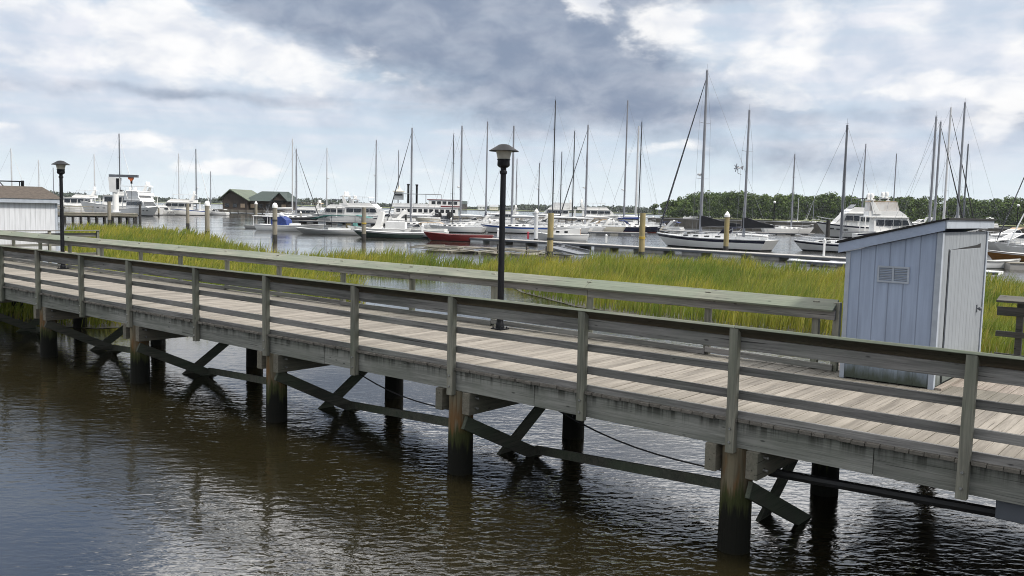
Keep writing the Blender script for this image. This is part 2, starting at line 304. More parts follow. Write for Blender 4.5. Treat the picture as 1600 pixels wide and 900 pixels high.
# ------------------------------------------------------------------ mesh builder
UP = Vector((0, 0, 1))
class MB:
    def __init__(s): s.v = []; s.f = []; s.mi = []
    def add(s, vs, fs, mi=0):
        n = len(s.v); s.v += [tuple(p) for p in vs]
        for f in fs: s.f.append([n+i for i in f]); s.mi.append(mi)
        return s
    def box(s, c, d, mi=0, rot=None):
        c = Vector(c); h = Vector(d)/2; vs = []
        for sx in (-1, 1):
            for sy in (-1, 1):
                for sz in (-1, 1):
                    p = Vector((sx*h.x, sy*h.y, sz*h.z))
                    if rot is not None: p = rot @ p
                    vs.append(c+p)
        return s.add(vs, [(0, 1, 3, 2), (4, 6, 7, 5), (0, 4, 5, 1), (2, 3, 7, 6), (0, 2, 6, 4), (1, 5, 7, 3)], mi)
    def box2(s, a, b, mi=0):
        a = Vector(a); b = Vector(b); return s.box((a+b)/2, b-a, mi)
    def bar(s, p0, p1, w, h, mi=0, up=UP):
        p0 = Vector(p0); p1 = Vector(p1); x = (p1-p0); L = x.length; x.normalize()
        u = Vector(up)
        if abs(x.dot(u)) > .98: u = Vector((1, 0, 0))
        y = u.cross(x).normalized(); z = x.cross(y)
        return s.box((p0+p1)/2, (L, w, h), mi, Matrix((x, y, z)).transposed())
    def tube(s, p0, p1, r0, r1=None, n=8, mi=0, cap=True):
        r1 = r0 if r1 is None else r1
        p0 = Vector(p0); p1 = Vector(p1); x = (p1-p0).normalized()
        u = UP if abs(x.z) < .95 else Vector((1, 0, 0))
        a = x.cross(u).normalized(); b = x.cross(a)
        vs = [p+r*(math.cos(2*math.pi*i/n)*a+math.sin(2*math.pi*i/n)*b) for p, r in ((p0, r0), (p1, r1)) for i in range(n)]
        fs = [(i, (i+1) % n, n+(i+1) % n, n+i) for i in range(n)]
        if cap: fs += [tuple(range(n-1, -1, -1)), tuple(range(n, 2*n))]
        return s.add(vs, fs, mi)
    def path(s, pts, r, n=6, mi=0):
        for a, b in zip(pts[:-1], pts[1:]): s.tube(a, b, r, r, n, mi)
        return s
    def lathe(s, prof, n=16, c=(0, 0, 0), mi=0, ph=0.):
        c = Vector(c); vs = []; fs = []
        for r, z in prof:
            for i in range(n):
                a = 2*math.pi*i/n+ph; vs.append(c+Vector((r*math.cos(a), r*math.sin(a), z)))
        for k in range(len(prof)-1):
            for i in range(n): fs.append((k*n+i, k*n+(i+1) % n, (k+1)*n+(i+1) % n, (k+1)*n+i))
        fs.append(tuple(range(n-1, -1, -1))); fs.append(tuple((len(prof)-1)*n+i for i in range(n)))
        return s.add(vs, fs, mi)
    def prism(s, pts, vec, mi=0):
        pts = [Vector(p) for p in pts]; vec = Vector(vec); n = len(pts)
        fs = [(i, (i+1) % n, n+(i+1) % n, n+i) for i in range(n)]+[tuple(range(n-1, -1, -1)), tuple(range(n, 2*n))]
        return s.add(pts+[p+vec for p in pts], fs, mi)
    def prof(s, pts, hw, mi=0):
        """side profile (x,z) skinned across y; hw = number or f(x,z)"""
        h = hw if callable(hw) else (lambda x, z: hw)
        n = len(pts); vs = [(x, -h(x, z), z) for x, z in pts]+[(x, h(x, z), z) for x, z in pts]
        fs = [(i, (i+1) % n, n+(i+1) % n, n+i) for i in range(n)]+[tuple(range(n-1, -1, -1)), tuple(range(n, 2*n))]
        return s.add(vs, fs, mi)
    def panel(s, pts, hw, mi=0, th=.03, side=1, inset=.02):
        """thin plate lying on the side of a prof() body"""
        h = hw if callable(hw) else (lambda x, z: hw)
        a = [(x, side*(h(x, z)-inset), z) for x, z in pts]; b = [(x, side*(h(x, z)+th), z) for x, z in pts]; n = len(pts)
        fs = [(i, (i+1) % n, n+(i+1) % n, n+i) for i in range(n)]+[tuple(range(n-1, -1, -1)), tuple(range(n, 2*n))]
        return s.add(a+b, fs, mi)
    def sphere(s, c, r, mi=0, n=10, sz=1.):
        pr = [(max(1e-3, r*math.sin(math.pi*k/(n//2+1))), -r*sz*math.cos(math.pi*k/(n//2+1))) for k in range(n//2+2)]
        return s.lathe(pr, n, c, mi)
    def build(s, name, mats, parent=None, smooth=False, bevel=0., loc=None, rotz=None, ang=35):
        me = bpy.data.meshes.new(name); me.from_pydata(s.v, [], s.f)
        mats = mats if isinstance(mats, (list, tuple)) else [mats]
        for m in mats: me.materials.append(m)
        if len(mats) > 1: me.polygons.foreach_set('material_index', s.mi)
        import bmesh
        bm = bmesh.new(); bm.from_mesh(me); bmesh.ops.recalc_face_normals(bm, faces=bm.faces)
        bm.to_mesh(me); bm.free()
        if smooth:
            me.polygons.foreach_set('use_smooth', [True]*len(me.polygons))
            me.set_sharp_from_angle(angle=R(ang))
        o = bpy.data.objects.new(name, me); COL.objects.link(o)
        if parent is not None: o.parent = parent
        if loc is not None: o.location = loc
        if rotz is not None: o.rotation_euler.z = rotz
        if bevel:
            b = o.modifiers.new('bevel', 'BEVEL'); b.width = bevel; b.segments = 2; b.limit_method = 'ANGLE'
        return o
def tag(o, label=None, cat=None, group=None, kind=None):
    if label: o['label'] = label
    if cat: o['category'] = cat
    if group: o['group'] = group
    if kind: o['kind'] = kind
    return o
def thing(name, label, cat, loc=(0, 0, 0), rz=0., group=None):
    o = bpy.data.objects.new(name, None); COL.objects.link(o); o.empty_display_size = .3
    o.location = loc; o.rotation_euler.z = rz; return tag(o, label, cat, group)
HAZE = True
# ================================================================== water, marsh, far shore
def structure(mb, name, m): return tag(mb.build(name, m), kind='structure')
def water_mat():
    m = bpy.data.materials.new('brackish_water'); m.use_nodes = True; t = NT(m.node_tree); t.n.clear()
    o = t.node('ShaderNodeOutputMaterial'); b = t.node('ShaderNodeBsdfPrincipled'); t.l.new(b.outputs[0], o.inputs[0])
    geo = t.node('ShaderNodeNewGeometry'); P = geo.outputs['Position']
    n0 = t.noise(P, .25, 3)
    t.put(b.inputs['Base Color'], t.mix(t.ramp(n0, .3, .7), (.016, .0135, .006), (.011, .0095, .005)))
    t.put(b.inputs['Roughness'], t.ramp(t.noise(P, .09, 3), .35, .65, .05, .13)); b.inputs['IOR'].default_value = 1.65
    rot = t.node('ShaderNodeMapping'); t.put(rot.inputs['Vector'], P); rot.inputs['Rotation'].default_value = (0, 0, R(-18))
    rot.inputs['Scale'].default_value = (.62, 1.25, 1)
    v = rot.outputs[0]
    w1 = t.noise(v, 7.5, 2, .5, .5)
    w2 = t.noise(v, 2.3, 2, .5, .3)
    w3 = t.noise(v, .45, 2, .5)
    sx = t.node('ShaderNodeSeparateXYZ'); t.l.new(P, sx.inputs[0])
    calm = t.ramp(t.noise(P, .16, 2), .38, .62, .45, 1.1)
    lee = t.node('ShaderNodeVectorMath'); lee.operation = 'DOT_PRODUCT'; t.put(lee.inputs[0], P); lee.inputs[1].default_value = (.637, .771, 0)
    calm = t.m('MULTIPLY', calm, t.ramp(lee.outputs['Value'], 9.5, 13., 1., .5))
    sx = t.node('ShaderNodeSeparateXYZ'); t.l.new(P, sx.inputs[0])
    calm = t.m('MULTIPLY', calm, t.ramp(sx.outputs[0], -7., 3., .7, 1.8))     # sheltered side of the boardwalk
    hgt = t.m('MULTIPLY', t.m('ADD', t.m('MULTIPLY', w1, t.ramp(sx.outputs[0], -8., 4., .009, .017)), t.m('ADD', t.m('MULTIPLY', w2, .014), t.m('MULTIPLY', w3, .018))), calm)
    bn = t.node('ShaderNodeBump'); bn.inputs['Strength'].default_value = 1.; bn.inputs['Distance'].default_value = 1.
    t.l.new(hgt, bn.inputs['Height']); t.l.new(bn.outputs[0], b.inputs['Normal'])
    return m
mb = MB(); mb.add([(-6000, -200, 0), (6000, -200, 0), (6000, 9000, 0), (-6000, 9000, 0)], [(0, 1, 2, 3)])
structure(mb, 'water', water_mat())

M_mud = mat('marsh_mud', (.030, .026, .013), .5, var=.4, vscale=1.2, bump=.3, bscale=6)
NEAR = [(-260, 500), (-60, 495), (20, 500), (80, 507), (150, 511), (230, 507), (330, 493), (420, 486), (500, 480), (572, 476), (556, 462), (505, 448), (475, 437), (560, 426),
        (700, 427), (775, 433), (815, 455), (900, 477), (1000, 492), (1100, 505), (1200, 516), (1310, 528), (1450, 545), (1600, 566), (1800, 592)]
FAR = [(1800, 462), (1600, 451), (1480, 441), (1310, 432), (1200, 422), (1100, 413), (1040, 410), (1000, 409), (930, 407), (900, 417), (865, 418), (835, 410), (780, 412), (745, 417), (680, 416), (630, 407), (590, 404), (520, 407),
       (450, 406), (395, 396), (340, 380), (300, 371), (250, 365), (190, 360), (140, 358), (100, 362), (100, 420), (60, 470), (-60, 480), (-260, 470)]
poly = [at_z(x, y, .06) for x, y in NEAR+FAR]
mb = MB(); mb.add([(p.x, p.y, .012) for p in poly], [tuple(range(len(poly)))]); structure(mb, 'marsh_mud', M_mud)
P2 = np.array([(p.x, p.y) for p in poly])
def inside(pts):
    x, y = pts[:, 0], pts[:, 1]; r = np.zeros(len(pts), bool); j = len(P2)-1
    for i in range(len(P2)):
        xi, yi = P2[i]; xj, yj = P2[j]
        c = ((yi > y) != (yj > y)) & (x < (xj-xi)*(y-yi)/(yj-yi+1e-12)+xi)
        r ^= c; j = i
    return r
def vnoise(pts, s, seed=0):
    g = np.random.default_rng(seed).random((256, 256)); p = pts/s+500; i = np.floor(p).astype(int); f = p-i; f = f*f*(3-2*f)
    a = g[i[:, 0] % 256, i[:, 1] % 256]; b = g[(i[:, 0]+1) % 256, i[:, 1] % 256]
    c = g[i[:, 0] % 256, (i[:, 1]+1) % 256]; d = g[(i[:, 0]+1) % 256, (i[:, 1]+1) % 256]
    return (a*(1-f[:, 0])+b*f[:, 0])*(1-f[:, 1])+(c*(1-f[:, 0])+d*f[:, 0])*f[:, 1]
def grass_mat():
    m = bpy.data.materials.new('cordgrass_blades'); m.use_nodes = True; t = NT(m.node_tree); t.n.clear()
    o = t.node('ShaderNodeOutputMaterial'); b = t.node('ShaderNodeBsdfPrincipled')
    geo = t.node('ShaderNodeNewGeometry'); P = geo.outputs['Position']; rnd = geo.outputs['Random Per Island']
    Pf = t.scale(P, (1, 1, 0))
    n1 = t.noise(Pf, .14, 4, .6); n2 = t.noise(Pf, .55, 3, .6)
    c = t.mix(t.ramp(n1, .40, .60), (.135, .18, .035), (.31, .285, .055))
    c = t.mix(t.ramp(n2, .50, .70, 0., .7), c, (.075, .12, .03))
    c = t.mix(t.ramp(rnd, .0, .5, .55, 0.), c, (.09, .13, .028))
    c = t.mix(t.ramp(rnd, .86, .94, 0., .6), c, (.27, .205, .10)); c = t.mix(t.ramp(t.noise(Pf, .9, 3, .6), .56, .68, 0., .55), c, (.055, .085, .026))
    t.put(b.inputs['Base Color'], c); b.inputs['Roughness'].default_value = .6; b.inputs['Specular IOR Level'].default_value = .2
    tr = t.node('ShaderNodeBsdfTranslucent'); t.put(tr.inputs['Color'], t.mix(1., c, (1.1, 1.15, .5), 'MULTIPLY'))
    mx = t.node('ShaderNodeMixShader'); mx.inputs[0].default_value = .35
    t.l.new(b.outputs[0], mx.inputs[1]); t.l.new(tr.outputs[0], mx.inputs[2]); t.l.new(mx.outputs[0], o.inputs[0])
    return m
def make_grass():
    lo, hi = P2.min(0), P2.max(0)
    n = 2600000
    pts = rng.random((n, 2))*(hi-lo)+lo
    d = np.hypot(pts[:, 0], pts[:, 1])
    dens = np.clip((30/d), .05, 1)**1.7
    clump = vnoise(pts, .55, 3)
    pts = pts[(rng.random(n) < dens*.42*(.35+clump)) & inside(pts)]
    # ragged edge: keep away from the polygon's own outline by noise
    j = pts+rng.normal(0, .8, pts.shape); pts = pts[inside(j)]
    n = len(pts); d = np.hypot(pts[:, 0], pts[:, 1])
    big = vnoise(pts, 6., 5); small = vnoise(pts, 1.1, 9)
    h = (.24+.62*big**1.3+.85*small**1.6)*rng.uniform(.55, 1.15, n)
    # shorter at the near bank
    w = np.clip(.016*(d/40)**1.0, .012, .06)*rng.uniform(.7, 1.4, n)
    az = rng.uniform(0, 2*np.pi, n); wx, wy = np.cos(az)*w, np.sin(az)*w
    la = rng.normal(.15, .75, n); lean = h*np.abs(rng.normal(.30, .2, n))
    lx, ly = np.cos(la)*lean, np.sin(la)*lean
    V = np.zeros((n, 5, 3)); z0 = .03
    V[:, 0] = np.c_[pts[:, 0]-wx, pts[:, 1]-wy, np.full(n, z0)]
    V[:, 1] = np.c_[pts[:, 0]+wx, pts[:, 1]+wy, np.full(n, z0)]
    V[:, 2] = np.c_[pts[:, 0]+wx*.8+lx*.32, pts[:, 1]+wy*.8+ly*.32, z0+h*.6]
    V[:, 3] = np.c_[pts[:, 0]-wx*.8+lx*.32, pts[:, 1]-wy*.8+ly*.32, z0+h*.6]
    V[:, 4] = np.c_[pts[:, 0]+lx, pts[:, 1]+ly, z0+h]
    me = bpy.data.meshes.new('marsh_grass'); me.vertices.add(n*5); me.vertices.foreach_set('co', V.ravel())
    base = np.arange(n)*5
    loops = np.c_[base, base+1, base+2, base+3, base+3, base+2, base+4].ravel()
    starts = (np.arange(n)[:, None]*7+np.array([0, 4])).ravel()
    me.loops.add(n*7); me.loops.foreach_set('vertex_index', loops)
    me.polygons.add(n*2); me.polygons.foreach_set('loop_start', starts)
    me.update(calc_edges=True); me.materials.append(grass_mat())
    o = bpy.data.objects.new('marsh_grass', me); COL.objects.link(o); tag(o, kind='stuff')
    o['label'] = 'tall yellow green marsh grass on the mudflat beyond the boardwalk'; o['category'] = 'grass'
    return n
NG = make_grass()

# far marsh strips (low land) and tree masses
M_fmarsh = mat('far_marsh_grass', (.125, .145, .035), .9, var=.35, vscale=.02)
def land(name, pts, z=.5):
    mb = MB(); n = len(pts)
    mb.add([(x, y, z) for x, y in pts], [tuple(range(n))]); return structure(mb, name, M_fmarsh)
land('far_marsh', [(-2400, 1500), (2400, 1130), (3200, 1200), (3200, 2600), (-2400, 2600)], .9)
land('wooded_island', [(105, 640), (160, 560), (420, 500), (900, 460), (1100, 900), (300, 1000), (125, 760)], .6)

def foliage_mat(name, a, b, c):
    m = bpy.data.materials.new(name); m.use_nodes = True; t = NT(m.node_tree); t.n.clear()
    o = t.node('ShaderNodeOutputMaterial'); p = t.node('ShaderNodeBsdfPrincipled'); t.l.new(p.outputs[0], o.inputs[0])
    geo = t.node('ShaderNodeNewGeometry'); P = geo.outputs['Position']
    n1 = t.noise(P, .07, 4, .6)
    col = t.mix(t.ramp(n1, .35, .65), a, b); col = t.mix(t.ramp(geo.outputs['Random Per Island'], .5, 1., 0., .7), col, c)
    t.put(p.inputs['Base Color'], col); p.inputs['Roughness'].default_value = .75; p.inputs['Specular IOR Level'].default_value = .15
    return m
def leaf_cloud(centers, radii, counts, size, rs):
    """quads scattered through ellipsoidal clumps, denser toward the outside; returns verts, quads"""
    C = np.repeat(centers, counts, axis=0); Rr = np.repeat(radii, counts, axis=0); n = len(C)
    u = rs.normal(size=(n, 3)); u /= np.linalg.norm(u, axis=1)[:, None]
    r = rs.random(n)**.35
    p = C+u*Rr*r[:, None]
    a = rs.normal(size=(n, 3)); a /= np.linalg.norm(a, axis=1)[:, None]
    b = np.cross(a, u+rs.normal(size=(n, 3))*.6); b /= np.linalg.norm(b, axis=1)[:, None]+1e-9
    s = (size*rs.uniform(.5, 1.3, n))[:, None]
    V = np.stack([p-a*s-b*s*.6, p+a*s-b*s*.5, p+a*s*.8+b*s*.6, p-a*s*.7+b*s*.7], 1)
    return V.reshape(-1, 3)
def quads_object(name, V, m):
    n = len(V)//4; me = bpy.data.meshes.new(name); me.vertices.add(len(V)); me.vertices.foreach_set('co', V.ravel())
    me.loops.add(n*4); me.loops.foreach_set('vertex_index', np.arange(n*4)); me.polygons.add(n)
    me.polygons.foreach_set('loop_start', np.arange(n)*4); me.update(calc_edges=True); me.materials.append(m)
    o = bpy.data.objects.new(name, me); COL.objects.link(o); return o
def make_woods():
    rs = np.random.default_rng(11); cs = []; rr = []
    for i in range(760):
        x = 114+rs.random()**1.15*760; y0 = 652-.16*(x-118)-.00008*(x-118)**2
        yy = y0+(rs.random()**1.8)*95
        edge = min(1., .50+(x-108)/70.)
        H = (19.4+rs.normal(0, 1.1)+1.2*math.sin(x*.09)+.8*math.sin(x*.23))*edge
        for k in range(3):
            cs.append((x+rs.normal(0, 2.4), yy+rs.normal(0, 2.4), H*rs.uniform(.25, .70))); r = rs.uniform(3.4, 5.6)*edge
            rr.append((r, r, r*rs.uniform(.7, 1.0)))
        cs.append((x, yy, H*.80)); rr.append((4.4*edge, 4.4*edge, 3.2*edge))
        if i % 2: cs.append((x+rs.normal(0, 3), y0-rs.random()*3, 3.4)); rr.append((4.2, 2.5, 3.2))
    cs = np.array(cs); rr = np.array(rr)
    cnt = np.full(len(cs), 100)
    V = leaf_cloud(cs, rr, cnt, .66, rs)
    o = quads_object('woods', V, foliage_mat('woods_leaves', (.036, .064, .014), (.066, .102, .020), (.095, .13, .028)))
    tag(o, 'dense green woods on the low island behind the right hand boats', 'woods', kind='stuff')
make_woods()
def make_treeline():
    rs = np.random.default_rng(5); cs = []; rr = []
    for i in range(2600):
        x = rs.uniform(-1500, 1100); y = 1720-.10*x+rs.random()*160
        hh = 11+4*math.sin(x*.011)+3*math.sin(x*.031+1)+rs.normal(0, 1.6)+max(0, (-x-300)*.006)
        hh = max(5, hh*.85)
        cs.append((x, y, hh*.5)); rr.append((rs.uniform(5, 11), 7, hh*.5))
    V = leaf_cloud(np.array(cs), np.array(rr), np.full(len(cs), 26), 2.0, rs)
    o = quads_object('far_treeline', V, foliage_mat('far_leaves', (.030, .042, .028), (.040, .055, .030), (.05, .065, .035)))
    tag(o, 'thin dark treeline along the far horizon', 'treeline', kind='stuff')
make_treeline()

# ================================================================== boardwalk (local frame: x along, y across and away, z up)
E_ = Vector((.77068837, -.63721223, 0)); V_ = Vector((.63721223, .77068837, 0)); O_ = Vector((2.61, 10.19, 0))
BRZ = math.atan2(E_.y, E_.x)
def bw(x, y, z=0.): return O_+E_*x+V_*y+Vector((0, 0, z))
DZ, RT = 1.634, 2.70
board = thing('boardwalk', 'long weathered timber boardwalk with lean rails on pilings over brown water', 'boardwalk', O_, BRZ)
NP = [-37.3, -35., -32.7, -30.4, -28.1, -25.8, -23.4, -20.95, -18.7, -16.35, -14.12, -11.45, -9.12, -6.68, -4.49, -2.13, 0., 2.47, 4.85, 7.2]
FP = [-33., -30.8, -28.5, -26.2, -23.93, -21.44, -19.17, -16.8, -14.46, -11.95, -9.61, -7.23, -4.88, -2.46, -.30]
XL, XR = -39.5, 8.2
# decking: one plank per board
mb = MB(); x = XL
YF = 4.12
while x < XR:
    w = .138+random.uniform(-.002, .002); e0 = random.uniform(-.055, -.015); 
    z = DZ-.019+random.uniform(-.003, .003)
    if random.random() < .72:
        mb.box2((x, e0, z-.019), (x+w, YF+random.uniform(-.02, .03), z+.019))
    else:
        s = random.choice((1.35, 2.05, 2.7)); mb.box2((x, e0, z-.019), (x+w, s-.004, z+.019)); mb.box2((x, s+.004, z-.021), (x+w, YF, z+.018))
    x += w+random.uniform(.004, .009)
mb.build('decking', M_deck, board, bevel=.004)
# bump-out decks beside both sheds
def bump(x0, x1, y1):
    mb = MB(); x = x0
    while x < x1:
        w = .138; z = DZ-.019+random.uniform(-.004, .003); mb.box2((x, YF+.008, z-.019), (x+w, y1+random.uniform(-.02, .03), z+.019)); x += w+random.uniform(.006, .013)
    mb.build('landing_decking', M_deck_old, board)
bump(-.55, 8., 7.35); bump(-39, -32.9, 8.3)
# stringers
def seg_beam(y, x0, x1, name, m, zt=1.594, zb=1.285, w=.045, seg=4.6, ph=0.):
    x = x0
    while x < x1-.2:
        xe = min(x1, x+seg); mb = MB()
        mb.box2((x+.004, y-w/2, zb+random.uniform(-.006, .006)), (xe-.004, y+w/2, zt)); mb.build(name, m, board, bevel=.004); x = xe
seg_beam(.055, XL+.05, XR-.1, 'edge_beam', M_beam, seg=4.56); seg_beam(4.0, XL+.3, XR-.3, 'edge_beam', M_beam)
for y in (1.35, 2.7): seg_beam(y, XL+.2, XR-.2, 'joist', M_brace, seg=9)
seg_beam(7.2, -.5, 7.9, 'edge_beam', M_beam); seg_beam(8.15, -38.8, -33, 'edge_beam', M_beam)
# near rail posts, bolted outside the beam
for i, x in enumerate(NP):
    mb = MB(); t = random.uniform(-.018, .018); zb = 1.235+random.uniform(-.02, .02)
    mb.bar((x, -.028, zb), (x+t, -.028, RT-.004), .095, .105, up=(1, 0, 0))
    p = mb.build('rail_post', M_post, board, bevel=.006)
    for z in (1.36, 1.52):
        b = MB(); b.tube((x, -.075, z), (x, -.092, z), .017, .014, 8); b.build('bolt', M_bolt, p)
def rail_run(xs, yc, zc, h, th, sgn, name='rail_board', m=M_rail):
    """boards spanning two bays, butted on post centres"""
    i = random.randint(0, 1); cuts = [xs[0]]+[xs[k] for k in range(1+i, len(xs)-1, 2)]+[xs[-1]]
    for a, b in zip(cuts[:-1], cuts[1:]):
        if b-a < .2: continue
        mb = MB(); dz0, dz1 = random.uniform(-.02, .02), random.uniform(-.02, .02)
        mb.bar((a+.004, yc+random.uniform(-.003, .003), zc+dz0), (b-.004, yc, zc+dz1), th, h); mb.build(name, m, board, bevel=.005)
def cap_run(xs, yo, tilt, name='lean_cap', w=.285, side=1, m=M_cap):
    i = random.randint(0, 1); cuts = [xs[0]]+[xs[k] for k in range(1+i, len(xs)-1, 2)]+[xs[-1]]
    c, s = math.cos(tilt), math.sin(tilt)
    for a, b in zip(cuts[:-1], cuts[1:]):
        if b-a < .2: continue
        rot = Matrix.Rotation(-tilt*side, 3, 'X'); mb = MB()
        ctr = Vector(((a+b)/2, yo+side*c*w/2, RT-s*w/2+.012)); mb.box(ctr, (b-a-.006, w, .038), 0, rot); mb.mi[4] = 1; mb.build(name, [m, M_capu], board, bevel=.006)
xs = [XL+.2]+NP[1:-1]+[XR-.2]
for zc, h in ((2.50, .145), (2.20, .095), (1.91, .105), (1.675, .10)): rail_run(xs, .045, zc, h, .042, 1, 'rail_board')
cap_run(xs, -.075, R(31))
# far rail
fx = [-32.9]+FP[1:]
for x in FP:
    mb = MB(); mb.bar((x, 4.09, 1.235), (x, 4.09, RT-.01), .095, .1, up=(1, 0, 0)); mb.build('rail_post', M_post, board, bevel=.006)
mb = MB(); mb.bar((-.62, 4.09, 1.235), (-.62, 4.09, RT-.01), .095, .1, up=(1, 0, 0)); mb.build('rail_post', M_post, board, bevel=.006)
for zc, h in ((2.49, .15), (2.09, .095), (1.70, .095)): rail_run(fx, 4.015, zc, h, .042, -1, 'rail_board')
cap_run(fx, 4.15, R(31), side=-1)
# rails of the bump-outs
def side_rail(x, y0, y1, m=M_rail_y):
    for zc, h in ((2.49, .15), (2.09, .095), (1.70, .095)):
        mb = MB(); mb.bar((x, y0, zc), (x, y1, zc), .042, h); mb.build('rail_board', m, board, bevel=.005)
    mb = MB(); mb.box(((x+.03), (y0+y1)/2, RT-.03), (.24, y1-y0, .038)); mb.build('lean_cap', m, board, bevel=.005)
    for y in np.linspace(y0+.06, y1-.06, 3):
        mb = MB(); mb.bar((x+.075, y, 1.24), (x+.075, y, RT-.05), .1, .1, up=(1, 0, 0)); mb.build('rail_post', M_post, board, bevel=.005)
side_rail(-33., 4.25, 8.3)
bx = [1.6, 2.9, 4.3, 6., 7.9]
for x in bx:
    mb = MB(); mb.bar((x, 7.38, 1.24), (x, 7.38, RT-.01), .1, .1, up=(1, 0, 0)); mb.build('rail_post', M_raild, board, bevel=.005)
bxx = [1.26]+bx[1:]
for zc, h in ((2.49, .15), (2.09, .095), (1.70, .095)): rail_run(bxx, 7.30, zc, h, .042, -1, m=M_raild)
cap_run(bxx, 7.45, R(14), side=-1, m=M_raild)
# bents: two pilings, double cap timbers, crossed braces
for i, x in enumerate(NP):
    if i % 2: continue
    r = .188+random.uniform(-.01, .012)
    for y in (.20, 3.12):
        mb = MB(); xx = x+random.uniform(-.015, .015)
        mb.lathe([(r*1.04, -.9), (r*1.03, 0), (r, .6), (r*.98, 1.27), (r*.93, 1.283)], 22, (xx, y, 0)); mb.build('piling', M_pile, board, smooth=True)
    for s in (-1, 1):
        mb = MB(); xo = x+s*(r+.075); y0 = -.02+random.uniform(-.03, .03)
        mb.box2((xo-.072, y0, .955), (xo+.072, 3.6, 1.283)); c = mb.build('pile_cap', M_capb, board, bevel=.008)
        if s > 0:
            for z in (1.05, 1.2):
                b = MB(); b.tube((xo+.07, .14, z), (xo+.13, .14, z), .016, .016, 8); b.build('bolt', M_bolt, c)
    mb = MB(); xb = x+r+.03; dz = random.uniform(-.05, .05)
    mb.bar((xb, .04, .86+dz), (xb, 3.10, -.62), .06, .20, up=(0, -.3, 1)); mb.build('cross_brace', M_brace, board, bevel=.006)
    mb = MB(); xb = x-r-.03
    mb.bar((xb, 3.3, 1.16), (xb, .35, -.75), .06, .2, up=(0, -.3, 1)); mb.build('cross_brace', M_brace, board, bevel=.006)
    if i >= 6 and i+2 < len(NP):
        x2 = NP[i+2]; zz0 = .79+.012*(i-10); mb = MB()
        if i < 16: mb.bar((x+.27, 1.72, .10), (x2-.22, .47, zz0-.17), .055, .135); mb.build('low_timber', M_brace, board, bevel=.006)
        else: mb.path([(x+.24, .55, zz0+.06), (x2-.2, .6, zz0+.2)], .055, 8); mb.build('conduit', M_pipe, board)
        if i in (12, 14):
            mb = MB(); P0 = Vector((x+.7, .9, 1.25)); P1 = Vector((x2-.25, .4, .86)); mb.path([P0.lerp(P1, k/10)-Vector((0, 0, .30*math.sin(math.pi*k/10)*.6)) for k in range(11)], .011, 6)
            mb.build('hanging_cable', M_pipe, board)
for xx in (3.4, 6.6):
    for y in (7.1,):
        mb = MB(); mb.lathe([(.18, -.9), (.18, 1.27)], 18, (xx, y, 0)); mb.build('piling', M_pile, board, smooth=True)
for xx in (-38.5, -35.8, -33.3):
    mb = MB(); mb.lathe([(.18, -.9), (.18, 1.27)], 18, (xx, 8., 0)); mb.build('piling', M_pile, board, smooth=True)
mb = MB(); mb.box2((.25, 7., -.9), (.5, 7.25, 1.28)); mb.build('piling', M_pile, board)
mb = MB(); mb.box2((2.75, .1, 1.08), (3.3, .45, 1.28)); mb.build('junction_box', M_alud, board, bevel=.01)

# ---------------- lamps
def lamp(x, y, label, lean=0.):
    L = thing('street_lamp', label, 'street lamp', bw(x, y, DZ), BRZ, 'boardwalk lamps')
    mb = MB(); mb.box((0, 0, .012), (.26, .26, .024)); mb.lathe([(.085, .02), (.085, .10), (.07, .14)], 14)
    for a in (-1, 1):
        for b in (-1, 1): mb.tube((a*.095, b*.095, .02), (a*.095, b*.095, .055), .014, n=6)
    mb.build('base_plate', M_black, L, smooth=True)
    mb = MB(); mb.lathe([(.066, .12), (.060, 1.6), (.054, 3.02), (.072, 3.04), (.072, 3.08), (.056, 3.10), (.056, 3.16)], 16); mb.build('pole', M_black, L, smooth=True)
    mb = MB(); mb.lathe([(.075, 3.15), (.115, 3.18), (.122, 3.20), (.118, 3.29), (.128, 3.30), (.128, 3.315)], 18); mb.build('lamp_collar', M_black, L, smooth=True)
    mb = MB(); mb.lathe([(.118, 3.315), (.142, 3.42), (.158, 3.475)], 20); mb.build('lamp_glass', M_glass_lamp, L, smooth=True)
    mb = MB(); mb.lathe([(.17, 3.470), (.285, 3.462), (.288, 3.472), (.135, 3.565), (.10, 3.588), (.05, 3.600), (.004, 3.604)], 26); mb.build('lamp_shade', M_black, L, smooth=True)
    return L
lamp(-6.73, 3.70, 'nearer black lamp post with mushroom shade, mid boardwalk by the far rail')
lamp(-26.08, 3.80, 'farther black lamp post with mushroom shade, beside the white shed')

